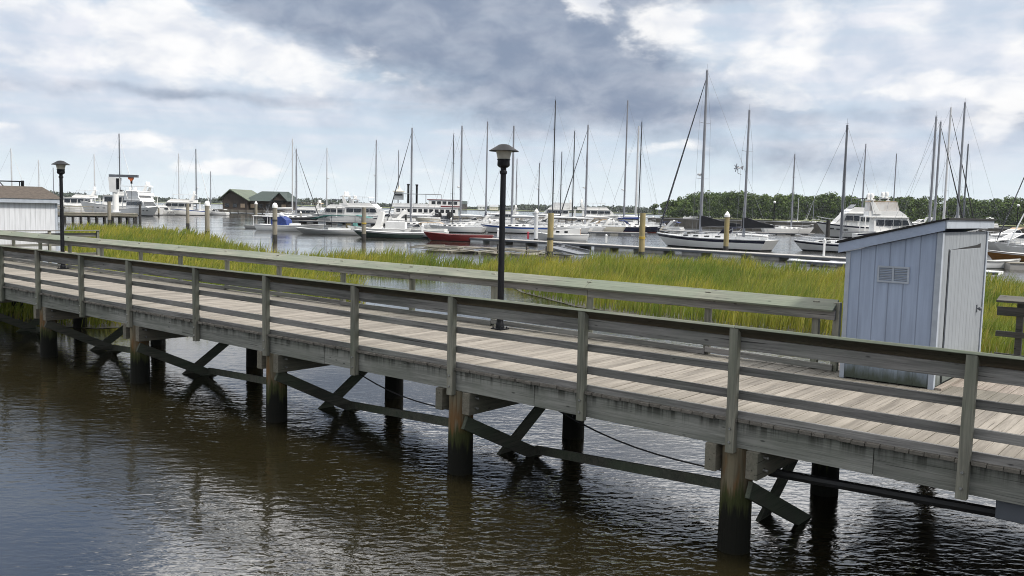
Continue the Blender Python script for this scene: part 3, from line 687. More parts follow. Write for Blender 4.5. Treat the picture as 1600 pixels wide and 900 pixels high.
# ---------------- blue shed
def shed_blue():
    x0, x1, y0, y1 = -.03, 1.235, 3.60, 6.3
    S = thing('shed', 'small pale blue slant roofed utility shed with louvred vent on boardwalk', 'shed', bw(x0, y0, DZ), BRZ)
    w, d = x1-x0, y1-y0; hl, hr = 1.86, 2.19
    def topz(x): return hl+(hr-hl)*x/w
    mb = MB(); mb.prism([(.0, 0, .02), (w, 0, .02), (w, 0, hr), (0, 0, hl)], (0, .03, 0)); mb.prism([(.0, d-.03, .02), (w, d-.03, .02), (w, d-.03, hr), (0, d-.03, hl)], (0, .03, 0))
    mb.box2((0, .03, .02), (.03, d-.03, hl)); mb.build('wall', M_side_x, S)
    mb = MB(); mb.prism([(w-.03, .03, .02), (w-.03, d-.03, .02), (w-.03, d-.03, hr-.01), (w-.03, .03, hr-.01)], (.028, 0, 0)); mb.build('door_wall', M_side_y, S)
    for a, b, h in (((-.014, -.016), (.05, .0), hl), ((w-.055, -.018), (w+.004, .0), hr-.012)):
        mb = MB(); mb.box2((a[0], a[1], .0), (b[0], b[1], h)); mb.build('corner_trim', M_trim, S, bevel=.003)
    for ya, yb in ((-.018, .06), (d-.06, d+.018)):
        mb = MB(); mb.box2((w+.001, ya, 0.), (w+.019, yb, hr-.012)); mb.build('corner_trim', M_trim, S, bevel=.003)
    # door, with a wedge of missing board above it
    mb = MB(); mb.box2((w+.001, .42, .05), (w+.022, d-.42, 1.93)); D = mb.build('door', M_side_y, S, bevel=.003)
    mb = MB(); mb.prism([(w+.0035, .44, 1.93), (w+.0035, d-.42, 1.93), (w+.0035, d-.42, 2.0), (w+.0035, d-.7, 1.975)], (.002, 0, 0)); mb.build('door_gap', M_shinglek, D)
    mb = MB()
    mb.box2((w+.0015, .405, .05), (w+.004, .42, 1.945)); mb.build('door_gap', M_shinglek, D)
    mb = MB(); mb.tube((w+.02, d-.5, .98), (w+.06, d-.5, .98), .012, n=8); mb.sphere((w+.075, d-.5, .98), .03); mb.box((w+.026, d-.5, .98), (.01, .06, .12)); mb.build('door_knob', M_alud, D, smooth=True)
    # louvred vent: two panels of slats in a frame
    vx, vz, vw, vh = .66, 1.565, .43, .235
    mb = MB()
    for bx0, bz0, bx1, bz1 in ((vx-vw/2, vz-vh/2, vx+vw/2, vz-vh/2+.025), (vx-vw/2, vz+vh/2-.025, vx+vw/2, vz+vh/2), (vx-vw/2, vz-vh/2+.025, vx-vw/2+.025, vz+vh/2-.025),
                               (vx+vw/2-.025, vz-vh/2+.025, vx+vw/2, vz+vh/2-.025), (vx-.013, vz-vh/2+.025, vx+.013, vz+vh/2-.025)):
        mb.box2((bx0, -.02, bz0), (bx1, .0, bz1))
    Vt = mb.build('vent', M_trim, S)
    mb = MB()
    for sx in (-1, 1):
        for k in range(8):
            z = vz-vh/2+.038+k*.0235; a = random.uniform(-.010, .010) if sx > 0 else random.uniform(-.007, .007)
            c = Vector((vx+sx*.103, -.010, z)); rot = Matrix.Rotation(a*6, 3, 'Y') @ Matrix.Rotation(R(-38), 3, 'X'); mb.box(c, (.17, .020, .004), 0, rot)
    mb.build('louvre_slats', M_trim, Vt)
    mb = MB(); mb.box2((vx-vw/2+.02, -.003, vz-vh/2+.02), (vx+vw/2-.02, -.001, vz+vh/2-.02)); mb.build('vent_opening', M_trimb, Vt)
    # roof: single slope slab, painted fascia, dark shingle edge
    ox, oy = .11, .075; sl = (hr-hl)/w
    xa, xb = -ox, w+ox-.06
    def rz(x): return hl+sl*x
    mb = MB(); mb.prism([(xa, -oy, rz(xa)+.005), (xb, -oy, rz(xb)+.005), (xb, -oy, rz(xb)+.145), (xa, -oy, rz(xa)+.145)], (0, .024, 0)); mb.build('fascia', M_trimb, S, bevel=.003)
    mb = MB(); mb.box2((xb+.001, -oy, rz(xb)+.03), (xb+.025, d+oy, rz(xb)+.15)); mb.build('fascia', M_trim, S, bevel=.003)
    mb = MB(); mb.prism([(xa-.02, -oy-.02, rz(xa)+.148), (xb+.05, -oy-.02, rz(xb)+.153), (xb+.05, -oy-.02, rz(xb)+.180), (xa-.02, -oy-.02, rz(xa)+.180)], (0, d+2*oy+.04, 0)); mb.build('roof', M_shinglek, S)
    mb = MB(); mb.prism([(xa, -oy+.026, rz(xa)+.06), (xb, -oy+.026, rz(xb)+.06), (xb, -oy+.026, rz(xb)+.145), (xa, -oy+.026, rz(xa)+.145)], (0, d+2*oy-.05, 0)); mb.build('soffit', M_trimb, S)
    mb = MB(); mb.box2((w+.03, .0, .0), (w+.12, d, .035)); mb.build('sill_board', M_deck_old, S, bevel=.004)
shed_blue()
def shed_white():
    x1 = -34.0; y0, y1 = 2.9+.7, 7.05
    S = thing('shed', 'white grooved wall shed with brown shingle hip roof at far left', 'shed', bw(x1-3., y0, DZ), BRZ)
    w, d, h = 3., y1-y0, 2.14
    mb = MB(); mb.box2((w-.04, 0, 0.02), (w, d, h)); mb.box2((0, 0, .02), (.04, d, h)); mb.build('wall', M_sidew_y, S)
    mb = MB(); mb.box2((.041, .001, .02), (w-.041, .04, h)); mb.box2((.041, d-.04, .02), (w-.041, d-.001, h)); mb.build('end_wall', M_sidew_x, S)
    mb = MB(); mb.box2((w+.001, d-.07, 0), (w+.02, d+.02, h)); mb.build('corner_trim', M_trim, S)
    o = .18
    mb = MB(); mb.box2((w+o-.03, -o, h), (w+o, d+o, h+.17)); mb.box2((-o, d+o-.03, h), (w+o-.031, d+o, h+.17)); mb.box2((-o, -o, h), (w+o-.031, -o+.03, h+.17)); mb.build('fascia', M_trim, S)
    mb = MB(); z = h+.172; o2 = o+.03; rh = .50
    vs = [(-o2, -o2, z), (w+o2, -o2, z), (w+o2, d+o2, z), (-o2, d+o2, z), (w/2+.9, .9, z+rh), (w/2+.9, d-.32, z+rh), (w/2-.9, d-.32, z+rh), (w/2-.9, .9, z+rh)]
    mb.add(vs, [(0, 1, 4, 7), (1, 2, 5, 4), (2, 3, 6, 5), (3, 0, 7, 6), (4, 5, 6, 7), (3, 2, 1, 0)]); mb.build('roof', M_shingle, S)
shed_white()
# ================================================================== boats
def hull(mb, L, B, fb, fm, fs, tw=.7, rake_b=.9, rake_s=.2, boot=.14, stripe=0., p=2.2, draft=.35, n=16, cap=True, bowfine=.3):
    """lofted hull, bow toward +x; slots 0 side, 1 boot, 2 deck, 3 stripe. Returns half-breadth and sheer functions of x at deck level."""
    def hb(t):
        if t < .42: return B/2*(tw+(1-tw)*math.sin(math.pi/2*t/.42))
        u = (t-.42)/.58; return B/2*max(.012, 1-u**p)
    def sh(t):
        return fs+(fm-fs)*min(1, t/.4)**1.2 if t < .4 else fm+(fb-fm)*((t-.4)/.6)**1.8
    lev = [-draft, -draft*.5, 0., boot]; ts = np.linspace(0, 1, n+1)
    rows = []
    for t in ts:
        S = sh(t); zs = lev+[boot+(S-boot)*.5, S-max(stripe, .03)*1.0-.06, S-.06, S]
        b = hb(t); row = []
        for k, z in enumerate(zs):
            f = min(1, max(0, z/S)); xw0, xw1 = -L/2+rake_s, L/2-rake_b
            x = (1-t)*(xw0+(-L/2-xw0)*f)+t*(xw1+(L/2-xw1)*f**.8)
            bb = b*(1-bowfine*t*t*(1-f))*(.90+.10*f**.5)
            if z < 0: bb *= (.80 if k == 1 else .30)
            row.append((x, bb, z))
        rows.append(row)
    m = len(rows[0]); base = len(mb.v)
    vs = []
    for row in rows:
        vs += [(x, -b, z) for x, b, z in row]+[(x, b, z) for x, b, z in row]
    mb.add(vs, [])
    def idx(i, k, s): return base+i*2*m+s*m+k
    def F(f, mi): mb.f.append(list(f)); mb.mi.append(mi)
    for i in range(n):
        for k in range(m-1):
            mi = 1 if k < 3 else (3 if (k == 5 and stripe) else 0)
            F((idx(i, k, 0), idx(i+1, k, 0), idx(i+1, k+1, 0), idx(i, k+1, 0)), mi)
            F((idx(i+1, k, 1), idx(i, k, 1), idx(i, k+1, 1), idx(i+1, k+1, 1)), mi)
        F((idx(i, 0, 1), idx(i+1, 0, 1), idx(i+1, 0, 0), idx(i, 0, 0)), 1)
        if cap: F((idx(i, m-1, 0), idx(i+1, m-1, 0), idx(i+1, m-1, 1), idx(i, m-1, 1)), 2)
    for k in range(m-1): F((idx(0, k, 1), idx(0, k, 0), idx(0, k+1, 0), idx(0, k+1, 1)), 1 if k < 3 else 0)
    F((idx(n, 0, 0), idx(n, m-1, 0), idx(n, m-1, 1), idx(n, 0, 1)), 0)
    return (lambda x: hb(min(1, max(0, x/L+.5)))), (lambda x: sh(min(1, max(0, x/L+.5))))

def rails(mb, hbf, shf, L, x0, x1, h=.6, n=7, inset=.1, r=.014):
    for s in (-1, 1):
        pts = []
        for k in range(n+1):
            x = x0+(x1-x0)*k/n; p = Vector((x, s*max(.03, hbf(x)-inset), shf(x)))
            mb.tube(p, p+UP*h, r, n=4, cap=False); pts.append(p+UP*h)
        mb.path(pts, r, 4); mb.path([p-UP*h*.5 for p in pts], r*.8, 4)
def stays(mb, a, b, r=.016, mi=0): mb.tube(a, b, r, r, 4, mi, cap=False)

def sailboat(label, top, d, L, head, hullc=M_white, boot=M_boot, mastc=M_alu, furl=None, stripe=None, cover=M_whitec, dodger=None, radar=False, mast_r=None,
             mizzen=None, mx=.08, sp=2, wind=False, group=None, boom=True, fb=None, foot=None, dinghy=False, furl_r=.055, cabin=True, bim=None):
    P = at_y(top[0], top[1], d); H = P.z; mxl = mx*L; ca, sa = math.cos(R(head)), math.sin(R(head))
    root = thing('sailboat', label, 'sailboat', (P.x-ca*mxl, P.y-sa*mxl, 0), R(head), group)
    B = L*.30 if L < 11 else L*.27; k = L/11.
    fb = fb or 1.25*k**.7; fm, fs = fb*.78, fb*.80
    mb = MB(); hbf, shf = hull(mb, L, B, fb, fm, fs, .72, .11*L, .05*L, .14, .22*k if stripe else 0.)
    Hh = mb.build('hull', [hullc, boot, M_deckw, stripe or hullc], root, smooth=True, ang=40)
    # toe rail
    mb = MB()
    for s in (-1, 1):
        pts = [Vector((x, s*(hbf(x)-.02), shf(x)+.03)) for x in np.linspace(-L/2+.05, L/2-.15, 9)]; mb.path(pts, .03, 4)
    mb.build('toe_rail', M_varn if hullc is M_varn else M_chrome, Hh)
    dz = fm
    if cabin:
        cx0, cx1 = -.16*L, .24*L; hc = .42*k**.5
        hw = lambda x, z: max(.15, min(hbf(x)-.32*k, B*.33))-(z-dz)*.35
        mb = MB(); pts = [(cx0, dz-.12), (cx1+.5*k, dz-.05), (cx1, dz+hc*.62), (cx0+.5, dz+hc+.06), (cx0, dz+hc+.06)]
        # resample in x so the trunk follows the deck curve
        xs = np.linspace(cx0, cx1, 7)
        top_ = [(x, dz+hc+.06-(hc*.42)*max(0, (x-cx0-.5)/(cx1-cx0-.5))) for x in xs]
        bot_ = [(x, dz-.12) for x in xs]
        mb.prof(bot_+[(cx1+.45*k, dz)]+top_[::-1], hw)
        C = mb.build('cabin', M_white, root, smooth=True, ang=25)
        for s in (-1, 1):
            for a in np.linspace(cx0+.5, cx1-.9*k, 4 if L > 9 else 3):
                mb = MB(); w = .52*k
                mb.panel([(a, dz+hc*.30), (a+w, dz+hc*.28), (a+w*.94, dz+hc*.62), (a+.03, dz+hc*.68)], hw, 0, .012, s); mb.build('window', M_win, C)
        mb = MB(); mb.box((cx1-1.2*k, 0, dz+hc*.78+.03), (.6, .6, .08)); mb.build('hatch', M_win, C)
    # cockpit coaming and pedestal
    mb = MB()
    for s in (-1, 1): mb.bar((-.17*L, s*B*.27, fs+.14), (-.43*L, s*B*.24, fs+.12), .12, .30)
    mb.tube((-.33*L, 0, fs), (-.33*L, 0, fs+.75), .05, n=6)
    mb.lathe([(.36, -.015), (.40, 0), (.36, .015)], 14, (-.33*L-.05, 0, fs+.8)); mb.build('cockpit', M_white2, root)
    def rig(mx, H, base, r, name='mast'):
        m = MB(); m.tube((mx, 0, base-.3), (mx, 0, H), r, r*.72, 10); m.tube((mx, 0, H), (mx, 0, H+.7), .012, n=4); m.tube((mx-.18, 0, H+.12), (mx+.2, 0, H+.12), .012, n=4)
        if foot: m.tube((mx, 0, base), (mx, 0, base+1.6), r*1.35, n=10, mi=1)
        M = m.build(name, [mastc, foot or mastc], root, smooth=True)
        sps = [base+(H-base)*(j+1)/(sp+1)*1.02 for j in range(sp)]
        sw = [B*.34*(1-.16*j) for j in range(sp)]
        for z, w in zip(sps, sw):
            q_ = MB(); q_.bar((mx, -w, z+.06), (mx, 0, z), .07, .03); q_.bar((mx, 0, z), (mx, w, z+.06), .07, .03); q_.build('spreader', mastc, M)
        w_ = MB()
        for s in (-1, 1):
            pts = [Vector((mx-.1, s*B*.47, dz))]+[Vector((mx, s*w, z+.06)) for z, w in zip(sps, sw)]+[Vector((mx, 0, H-.1))]
            for a, b in zip(pts[:-1], pts[1:]): stays(w_, a, b, .013)
            stays(w_, (mx-.5, s*B*.46, dz), (mx, 0, sps[0]), .011)
        w_.build('shroud', M_wire, root)
        return M, sps
    r = mast_r or (.095+.0048*H)
    base = dz+(.35*k**.5 if cabin else 0)
    M, sps = rig(mxl, H, base, r)
    w_ = MB(); stays(w_, (-L/2+.15, 0, fs+.05), (mxl, 0, H), .014)
    if not furl: stays(w_, (L/2-.2, 0, fb), (mxl, 0, H-.3), .016)
    w_.build('stay', M_wire, root)
    if furl:
        fm_ = {'white': M_furlw, 'dash': M_wired, 'black': M_wirek}[furl]
        m = MB(); a = Vector((L/2-.25, 0, fb+.12)); b = Vector((mxl+.12, 0, H-.25-.04*H)); m.tube(a, a.lerp(b, .06), .03, furl_r*1.5, 7); m.tube(a.lerp(b, .06), a.lerp(b, .6), furl_r*1.5, furl_r, 7); m.tube(a.lerp(b, .6), b, furl_r, furl_r*.45, 7)
        m.build('furled_headsail', fm_, root, smooth=True)
    if boom:
        bl = .36*L if not mizzen else .34*L; bz = base+1.05*k**.4
        m = MB(); m.tube((mxl, 0, bz), (mxl-bl, 0, bz+.12), .075, .06, 8); Bm = m.build('boom', mastc, root, smooth=True)
        if cover is not None:
            m = MB(); n = 8
            for j in range(n):
                t0, t1 = j/n, (j+1)/n; h0, h1 = .34*(1-.55*t0), .34*(1-.55*t1)
                m.tube((mxl-bl*t0*.97-.03, 0, bz+.16+h0*.35), (mxl-bl*t1*.97-.03, 0, bz+.16+h1*.35), h0*.62, h1*.62, 8)
            m.build('sail_cover', cover, Bm, smooth=True)
    if mizzen:
        P2_ = at_y(mizzen[0], mizzen[1], mizzen[2]); H2 = P2_.z
        lx = (Vector((P2_.x, P2_.y))-Vector((root.location.x, root.location.y))).dot(Vector((ca, sa)))
        rig(lx, H2, dz+.1, r*.82, 'mizzen_mast')
        for (mm, ln, zz, hh) in ((mxl, .34*L, 0, 1.05), (lx, .24*L, 0, .95)):
            bz = dz+1.5; m = MB()
            m.prof([(mm+.2, bz-.25), (mm+.2, bz+hh), (mm-.35, bz+hh*.98), (mm-ln*.5, bz+.52), (mm-ln, bz+.18), (mm-ln, bz-.05)], .13)
            m.build('sail_cover', M_blackc, root)
            m = MB(); m.tube((mm, 0, bz-.16), (mm-ln*1.03, 0, bz-.10), .07, n=8); m.build('boom', mastc, root)
    if radar:
        m = MB(); z = sps[0]+.4; m.bar((mxl, 0, z-.08), (mxl+.42, 0, z-.04), .12, .05); m.lathe([(.10, 0), (.27, .03), (.29, .12), (.26, .22), (.05, .25)], 14, (mxl+.42, 0, z)); m.build('radar_dome', M_white2, M, smooth=True)
    if wind:
        m = MB(); z = sps[0]+1.0; hub = Vector((mxl+1.0, 0, z)); m.tube((mxl, 0, z-.6), hub-Vector((0, 0, .1)), .03, n=6); m.tube(hub-Vector((.35, 0, 0)), hub+Vector((.1, 0, 0)), .09, .05, 8)
        m.prism([hub+Vector((-.35, -.01, .03)), hub+Vector((-.75, -.01, .3)), hub+Vector((-.75, -.01, -.28))], (0, .02, 0))
        for j in range(6):
            a = j*math.pi/3; m.bar(hub+Vector((.1, 0, 0)), hub+Vector((.1, .55*math.cos(a), .55*math.sin(a))), .09, .02, up=(1, .4, 0))
        m.build('wind_generator', M_alud, M)
    if dodger:
        m = MB(); x0 = -.16*L; h = .85; z0 = dz+.42*k**.5
        hwd = lambda x, z: B*.29-(z-z0)*.12
        m.prof([(x0+.95, z0-.05), (x0+.35, z0+h*.72), (x0-.2, z0+h), (x0-.85, z0+h*.98), (x0-.85, z0+h*.86), (x0-.2, z0+h*.88), (x0+.3, z0+h*.62), (x0+.8, z0-.05)], hwd); D_ = m.build('dodger', dodger, root, smooth=True)
        m = MB()
        for s in (-1, 1):
            m.tube((x0-.85, s*(B*.27), z0-.1), (x0-.85, s*B*.25, z0+h*.9), .02, n=5); m.tube((x0+.2, s*B*.28, z0-.1), (x0-.85, s*B*.25, z0+h*.9), .02, n=5)
        m.build('dodger_frame', M_chrome, D_)
    if bim:
        m = MB(); x0, x1, z = -.30*L, -.48*L, fs+1.95
        m.prof([(x0, z-.12), (x0-.3, z+.02), (x1+.3, z+.02), (x1, z-.12), (x1+.3, z-.03), (x0-.3, z-.03)], B*.34); D_ = m.build('bimini', bim, root)
        m = MB()
        for s in (-1, 1):
            for x in (x0, x1, (x0+x1)/2): m.tube(((x0+x1)/2, s*B*.33, fs+.1), (x, s*B*.33, z-.08), .018, n=5)
        m.build('bimini_frame', M_chrome, D_)
    m = MB(); rails(m, hbf, shf, L, -.47*L, .40*L, .62*min(1, k), 9)
    for s in (-1, 1): m.path([Vector((.40*L, s*max(.05, hbf(.40*L)-.1), shf(.4*L)+.62)), Vector((L/2-.15, s*.08, fb+.68))], .018, 5)
    m.tube((L/2-.15, 0, fb), (L/2-.15, 0, fb+.68), .018, n=5)
    m.path([Vector((-.47*L, -B*.32, fs+.62)), Vector((-.49*L, 0, fs+.66)), Vector((-.47*L, B*.32, fs+.62))], .018, 5)
    m.build('guard_rail', M_chrome, root)
    return root, hbf, shf

def plate_front(mb, p0, p1, hw, mi=0, th=.03):
    """raked window across the beam between side-profile points p0 (low) and p1 (high)"""
    a = Vector((p0[0], 0, p0[1])); b = Vector((p1[0], 0, p1[1])); n = (b-a).cross(Vector((0, 1, 0))).normalized()
    if n.x < 0: n = -n
    vs = [a+Vector((0, s*hw, 0)) for s in (-1, 1)]+[b+Vector((0, s*hw*.94, 0)) for s in (1, -1)]
    vs = [v-n*.02 for v in vs]+[v+n*th for v in vs]
    mb.add(vs, [(0, 1, 2, 3), (7, 6, 5, 4), (0, 4, 5, 1), (1, 5, 6, 2), (2, 6, 7, 3), (3, 7, 4, 0)], mi)

def motorboat(label, px, wl, L, head, kind='express', hullc=M_white, boot=M_boot, stripe=None, canvas=M_whitec, fly=True, group=None, name='motor_yacht', cat='motor yacht', at=0., scale=1., top=M_white, arch=True, vinyl=None):
    P = at_z(px, wl, 0); ca, sa = math.cos(R(head)), math.sin(R(head))
    root = thing(name, label, cat, (P.x-ca*at*L, P.y-sa*at*L, 0), R(head), group)
    k = L/14.*scale; B = .30*L if L < 16 else 4.9
    fb, fm, fs = {'express': (1.75, 1.35, 1.15), 'sedan': (2.1, 1.55, 1.2), 'trawler': (2.7, 1.75, 1.5), 'cockpit': (2.5, 1.9, 1.3), 'skiff': (1.1, .8, .75)}[kind]
    fb, fm, fs = fb*k, fm*k, fs*k
    mb = MB(); hbf, shf = hull(mb, L, B, fb, fm, fs, .86, (.16 if kind != 'trawler' else .07)*L, .02*L, .16*k, .16*k if stripe else 0, p=2.6)
    Hh = mb.build('hull', [hullc, boot, M_deckw, stripe or hullc], root, smooth=True, ang=40)
    mb = MB()
    for s in (-1, 1): mb.path([Vector((x, s*(hbf(x)+.0), shf(x)-.02)) for x in np.linspace(-L/2+.02, L/2-.1, 10)], .035*k, 4)
    mb.build('rub_rail', M_alud, Hh)
    for s in (-1, 1):
        for x in (.16, .24, .31):
            if kind in ('sedan', 'trawler', 'cockpit'):
                m = MB(); xx = x*L; m.bar((xx, s*(hbf(xx)*.985), shf(xx)*.66), (xx+.5*k, s*hbf(xx+.5*k)*.975, shf(xx)*.67), .05, .16*k); m.build('porthole', M_win, Hh)
    def hwmax(c): return lambda x, z: max(.2, min(hbf(x)-.30*k, c))-(z-fm)*.10
    if kind == 'skiff': return root, hbf, shf
    zt = fm+.0
    if kind == 'express':
        hw = hwmax(B*.40); pts = [(-.05*L, zt-.1), (.36*L, zt+.05), (.30*L, zt+.35*k), (.14*L, zt+.62*k), (.02*L, zt+1.45*k), (-.02*L, zt+1.5*k), (-.06*L, zt+.7*k)]
        mb = MB(); mb.prof(pts, hw); C = mb.build('cabin', top, root, smooth=True, ang=30)
        m = MB(); plate_front(m, (.13*L, zt+.68*k), (.03*L, zt+1.38*k), B*.30); m.build('windscreen', M_win, C)
        for s in (-1, 1):
            m = MB(); m.panel([(-.04*L, zt+.78*k), (.11*L, zt+.72*k), (.03*L, zt+1.3*k), (-.02*L, zt+1.35*k)], hw, 0, .02, s); m.build('window', M_win, C)
            m = MB(); m.panel([(.14*L, zt+.2*k), (.27*L, zt+.18*k), (.24*L, zt+.36*k), (.15*L, zt+.46*k)], hw, 0, .02, s); m.build('window', M_win, C)
        for s in (-1, 1):
            m = MB(); m.bar((-.06*L, s*B*.43, fs+.35*k), (-.47*L, s*B*.42, fs+.30*k), .10, .55*k); m.build('gunwale', top, root)
        if arch:
            m = MB(); pts = [(-.20*L, fs+.5*k), (-.13*L, fs+.5*k), (-.24*L, fs+2.3*k), (-.31*L, fs+2.45*k), (-.33*L, fs+2.3*k)]
            for s in (-1, 1): m.prism([(x, s*B*.40-.05, z) for x, z in pts], (0, .1, 0))
            m.box((-.285*L, 0, fs+2.37*k), (.09*L, B*.8, .12*k)); A = m.build('radar_arch', top, root)
            m = MB(); m.lathe([(.22*k, 0), (.26*k, .1*k), (.2*k, .24*k), (.03, .27*k)], 12, (-.28*L, 0, fs+2.43*k)); m.build('radar_dome', M_white, A, smooth=True)
        if canvas is not None:
            m = MB(); z = fs+2.05*k; m.prof([(0, zt+1.46*k), (-.05*L, z), (-.36*L, z+.05*k), (-.42*L, z-.15*k), (-.36*L, z-.02), (-.05*L, z-.08)], B*.40); m.build('bimini', canvas, root)
            m = MB()
            for s in (-1, 1):
                for x in (-.12*L, -.38*L): m.tube((x+.04*L, s*B*.40, fs+.5*k), (x, s*B*.39, z), .02, n=5)
            m.build('bimini_frame', M_chrome, root)
    if kind in ('sedan', 'cockpit', 'trawler'):
        hw = hwmax(B*.42)
        x0 = {'sedan': -.28, 'cockpit': -.26, 'trawler': -.30}[kind]*L; x1 = {'sedan': .22, 'cockpit': .26, 'trawler': .20}[kind]*L
        hc = {'sedan': 1.75, 'cockpit': 1.6, 'trawler': 2.15}[kind]*k
        rk = (.30 if kind != 'trawler' else .04)
        pts = [(x0, zt-.15), (x1+.14*L*(rk > .1), zt+.1*k), (x1+.06*L*(rk > .1), zt+.55*k), (x1-rk*hc*.9, zt+hc), (x0, zt+hc), ]
        mb = MB(); mb.prof(pts, hw); C = mb.build('cabin', top, root, smooth=True, ang=30)
        m = MB(); pa = Vector((x1+.06*L*(rk > .1), 0, zt+.55*k)); pb = Vector((x1-rk*hc*.9, 0, zt+hc)); a = pa.lerp(pb, .1); b = pa.lerp(pb, .88)
        plate_front(m, (a.x, a.z), (b.x, b.z), B*.30); m.build('windscreen', M_win, C)
        nW = 4 if kind != 'cockpit' else 3
        for s in (-1, 1):
            for j in range(nW):
                a = x0+(x1-x0)*(.06+j*.92/nW); w = (x1-x0)*.80/nW; zl, zh = zt+hc*.42, zt+hc*.84
                p4 = [(a, zl), (a+w, zl), (a+w-(.30*k if j == nW-1 and rk > .1 else 0), zh), (a, zh)]
                m = MB(); m.panel(p4, hw, 0, .02, s); m.build('window', M_win, C)
        # overhanging roof, flybridge and its gear
        m = MB(); zr = zt+hc; m.prof([(x0-.13*L, zr), (x1-rk*hc+.1*k, zr), (x1-rk*hc-.1*k, zr+.12*k), (x0-.13*L, zr+.12*k)], lambda x, z: hw(min(x, x1-1.2*k), zt)+.12); m.build('cabin_roof', top, root)
        m = MB()
        for s in (-1, 1): m.bar((x0-.12*L, s*B*.38, fs), (x0-.12*L, s*B*.38, zr), .12*k, .12*k)
        m.build('roof_post', top, root)
        if fly:
            zf = zr+.12*k; f0, f1 = x0-.08*L, x1-rk*hc-.02*L
            if kind == 'trawler': f1 = (x0+x1)/2+.1*L
            hf = lambda x, z: B*.37-(z-zf)*-.03
            m = MB(); m.prof([(f0, zf), (f1, zf), (f1-.1*k, zf+.25*k), (f1-.9*k, zf+.75*k), (f0, zf+.62*k)], hf); Fb = m.build('flybridge', top, root, smooth=True, ang=30)
            m = MB(); plate_front(m, (f1-.55*k, zf+.62*k), (f1-1.15*k, zf+1.1*k), B*.32); m.build('windscreen', M_win, Fb)
            m = MB(); zb = zf+1.95*k
            if canvas is not None:
                m.prof([(f1-1.1*k, zb-.1*k), (f1-1.5*k, zb), (f0+.3*k, zb+.03*k), (f0, zb-.12*k), (f0+.3*k, zb-.05*k), (f1-1.5*k, zb-.08*k)], B*.36); m.build('bimini', canvas, root)
            m = MB()
            for s in (-1, 1):
                for x in (f1-1.2*k, (f0+f1)/2, f0+.2*k): m.tube((x-.2*k, s*B*.35, zf+.5*k), (x, s*B*.35, zb-.04), .022, n=5)
            m.build('bimini_frame', M_chrome, root)
            if vinyl is not None:
                m = MB(); m.prof([(f1-.95*k, zf+.72*k), (f1-1.25*k, zb-.1*k), (f0+.1*k, zb-.13*k), (f0+.1*k, zf+.6*k)], B*.352); m.build('flybridge_enclosure', vinyl, root)
            if arch:
                m = MB(); ax = f0+.15*(f1-f0)
                pp = [(ax-.2*k, zf+.3*k), (ax+.75*k, zf+.3*k), (ax-.05*k, zf+1.75*k), (ax-.55*k, zf+1.75*k)]
                for s in (-1, 1): m.prism([(x, s*B*.385-.06, z) for x, z in pp], (0, .12, 0))
                m.box((ax-.3*k, 0, zb+.12*k), (.6*k, B*.72, .14*k)); 
                for s in (-1, 1): m.bar((ax-.3*k, s*B*.36, zf+1.7*k), (ax-.3*k, s*B*.36, zb+.12*k), .3*k, .1*k)
                A = m.build('radar_arch', top, root)
                for y in (-.5*k, .75*k):
                    m = MB(); m.lathe([(.15*k, 0), (.17*k, .15*k), (.27*k, .25*k), (.29*k, .5*k), (.2*k, .72*k), (.03, .78*k)], 12, (ax-.3*k, y, zb+.18*k)); m.build('satellite_dome', M_white, A, smooth=True)
        m = MB()
        for y in (-.28, .3): m.tube((x0+.1*L, y*B, zr), (x0+.02*L, y*B, zr+4.2*k), .018, .008, 4)
        m.build('antenna', M_white, root)
    m = MB(); rails(m, hbf, shf, L, .0*L, .42*L, .7*k, 7, .12)
    for s in (-1, 1): m.path([Vector((.42*L, s*max(.05, hbf(.42*L)-.12), shf(.42*L)+.7*k)), Vector((L/2-.1, s*.06, fb+.72*k))], .016, 4)
    m.build('guard_rail', M_chrome, root)
    return root, hbf, shf

# ---------------------------------------------------------------- sailboats, one per mast in the photograph
SB = sailboat
G = None
SB('bare white mast and stays rising above the far left shed roof', (17, 232), 240, 12, 20, hullc=M_white, mastc=M_sparw, sp=2, furl='white')
SB('short faint white mast just right of the black hoist frame', (60, 250), 300, 10, 10, mastc=M_sparw, sp=1)
SB('thin white mast close left of the farther lamp post', (83, 262), 310, 10, 30, mastc=M_alu, sp=1, furl='white')
SB('white mast between the farther lamp post and the jib crane', (147, 241), 262, 11, 15, mastc=M_sparw, sp=2)
SB('grey mast behind the jib crane with white furled headsail slanting right', (186, 209), 256, 13, 0, mastc=M_alud, furl='white', sp=2, furl_r=.08)
SB('white mast right above the blue striped sport cruiser', (279, 240), 285, 11, 150, mastc=M_sparw, sp=2)
SB('grey mast with white furled headsail just left of the green roofed building', (306, 233), 262, 11, 0, mastc=M_alud, furl='white', sp=2, furl_r=.08, radar=True)
SB('shortest thin mast behind the green roofed building', (329, 268), 345, 9, 40, mastc=M_alu, sp=1)
SB('tall white mast beside the right end of the green roofs', (457, 217), 235, 12, 15, mastc=M_sparw, sp=2)
SB('dark hulled cutter with two black furled headsails right of the green roofs', (463, 233), 190, 12, 0, hullc=M_boot, mastc=M_alu, furl='black', sp=1, furl_r=.06, cover=None, bim=M_blackc)
SB('white mast with radar standing between the green roofs and the white cruisers', (511, 231), 262, 11, 10, mastc=M_sparw, radar=True, sp=1)
SB('light grey mast rising from behind the big white sedan cruisers', (588, 219), 245, 11, 165, mastc=M_alu, sp=1, radar=True)
SB('small thin mast beside the pilot house of the excursion boat', (623, 235), 335, 10, 20, mastc=M_alu, sp=1)
SB('blue white sloop with speckled furled headsail moored behind the dark longboat', (644, 200), 150, 10.5, 172, hullc=M_white2, mastc=M_alu, furl='dash', stripe=M_white, sp=2, furl_r=.07)
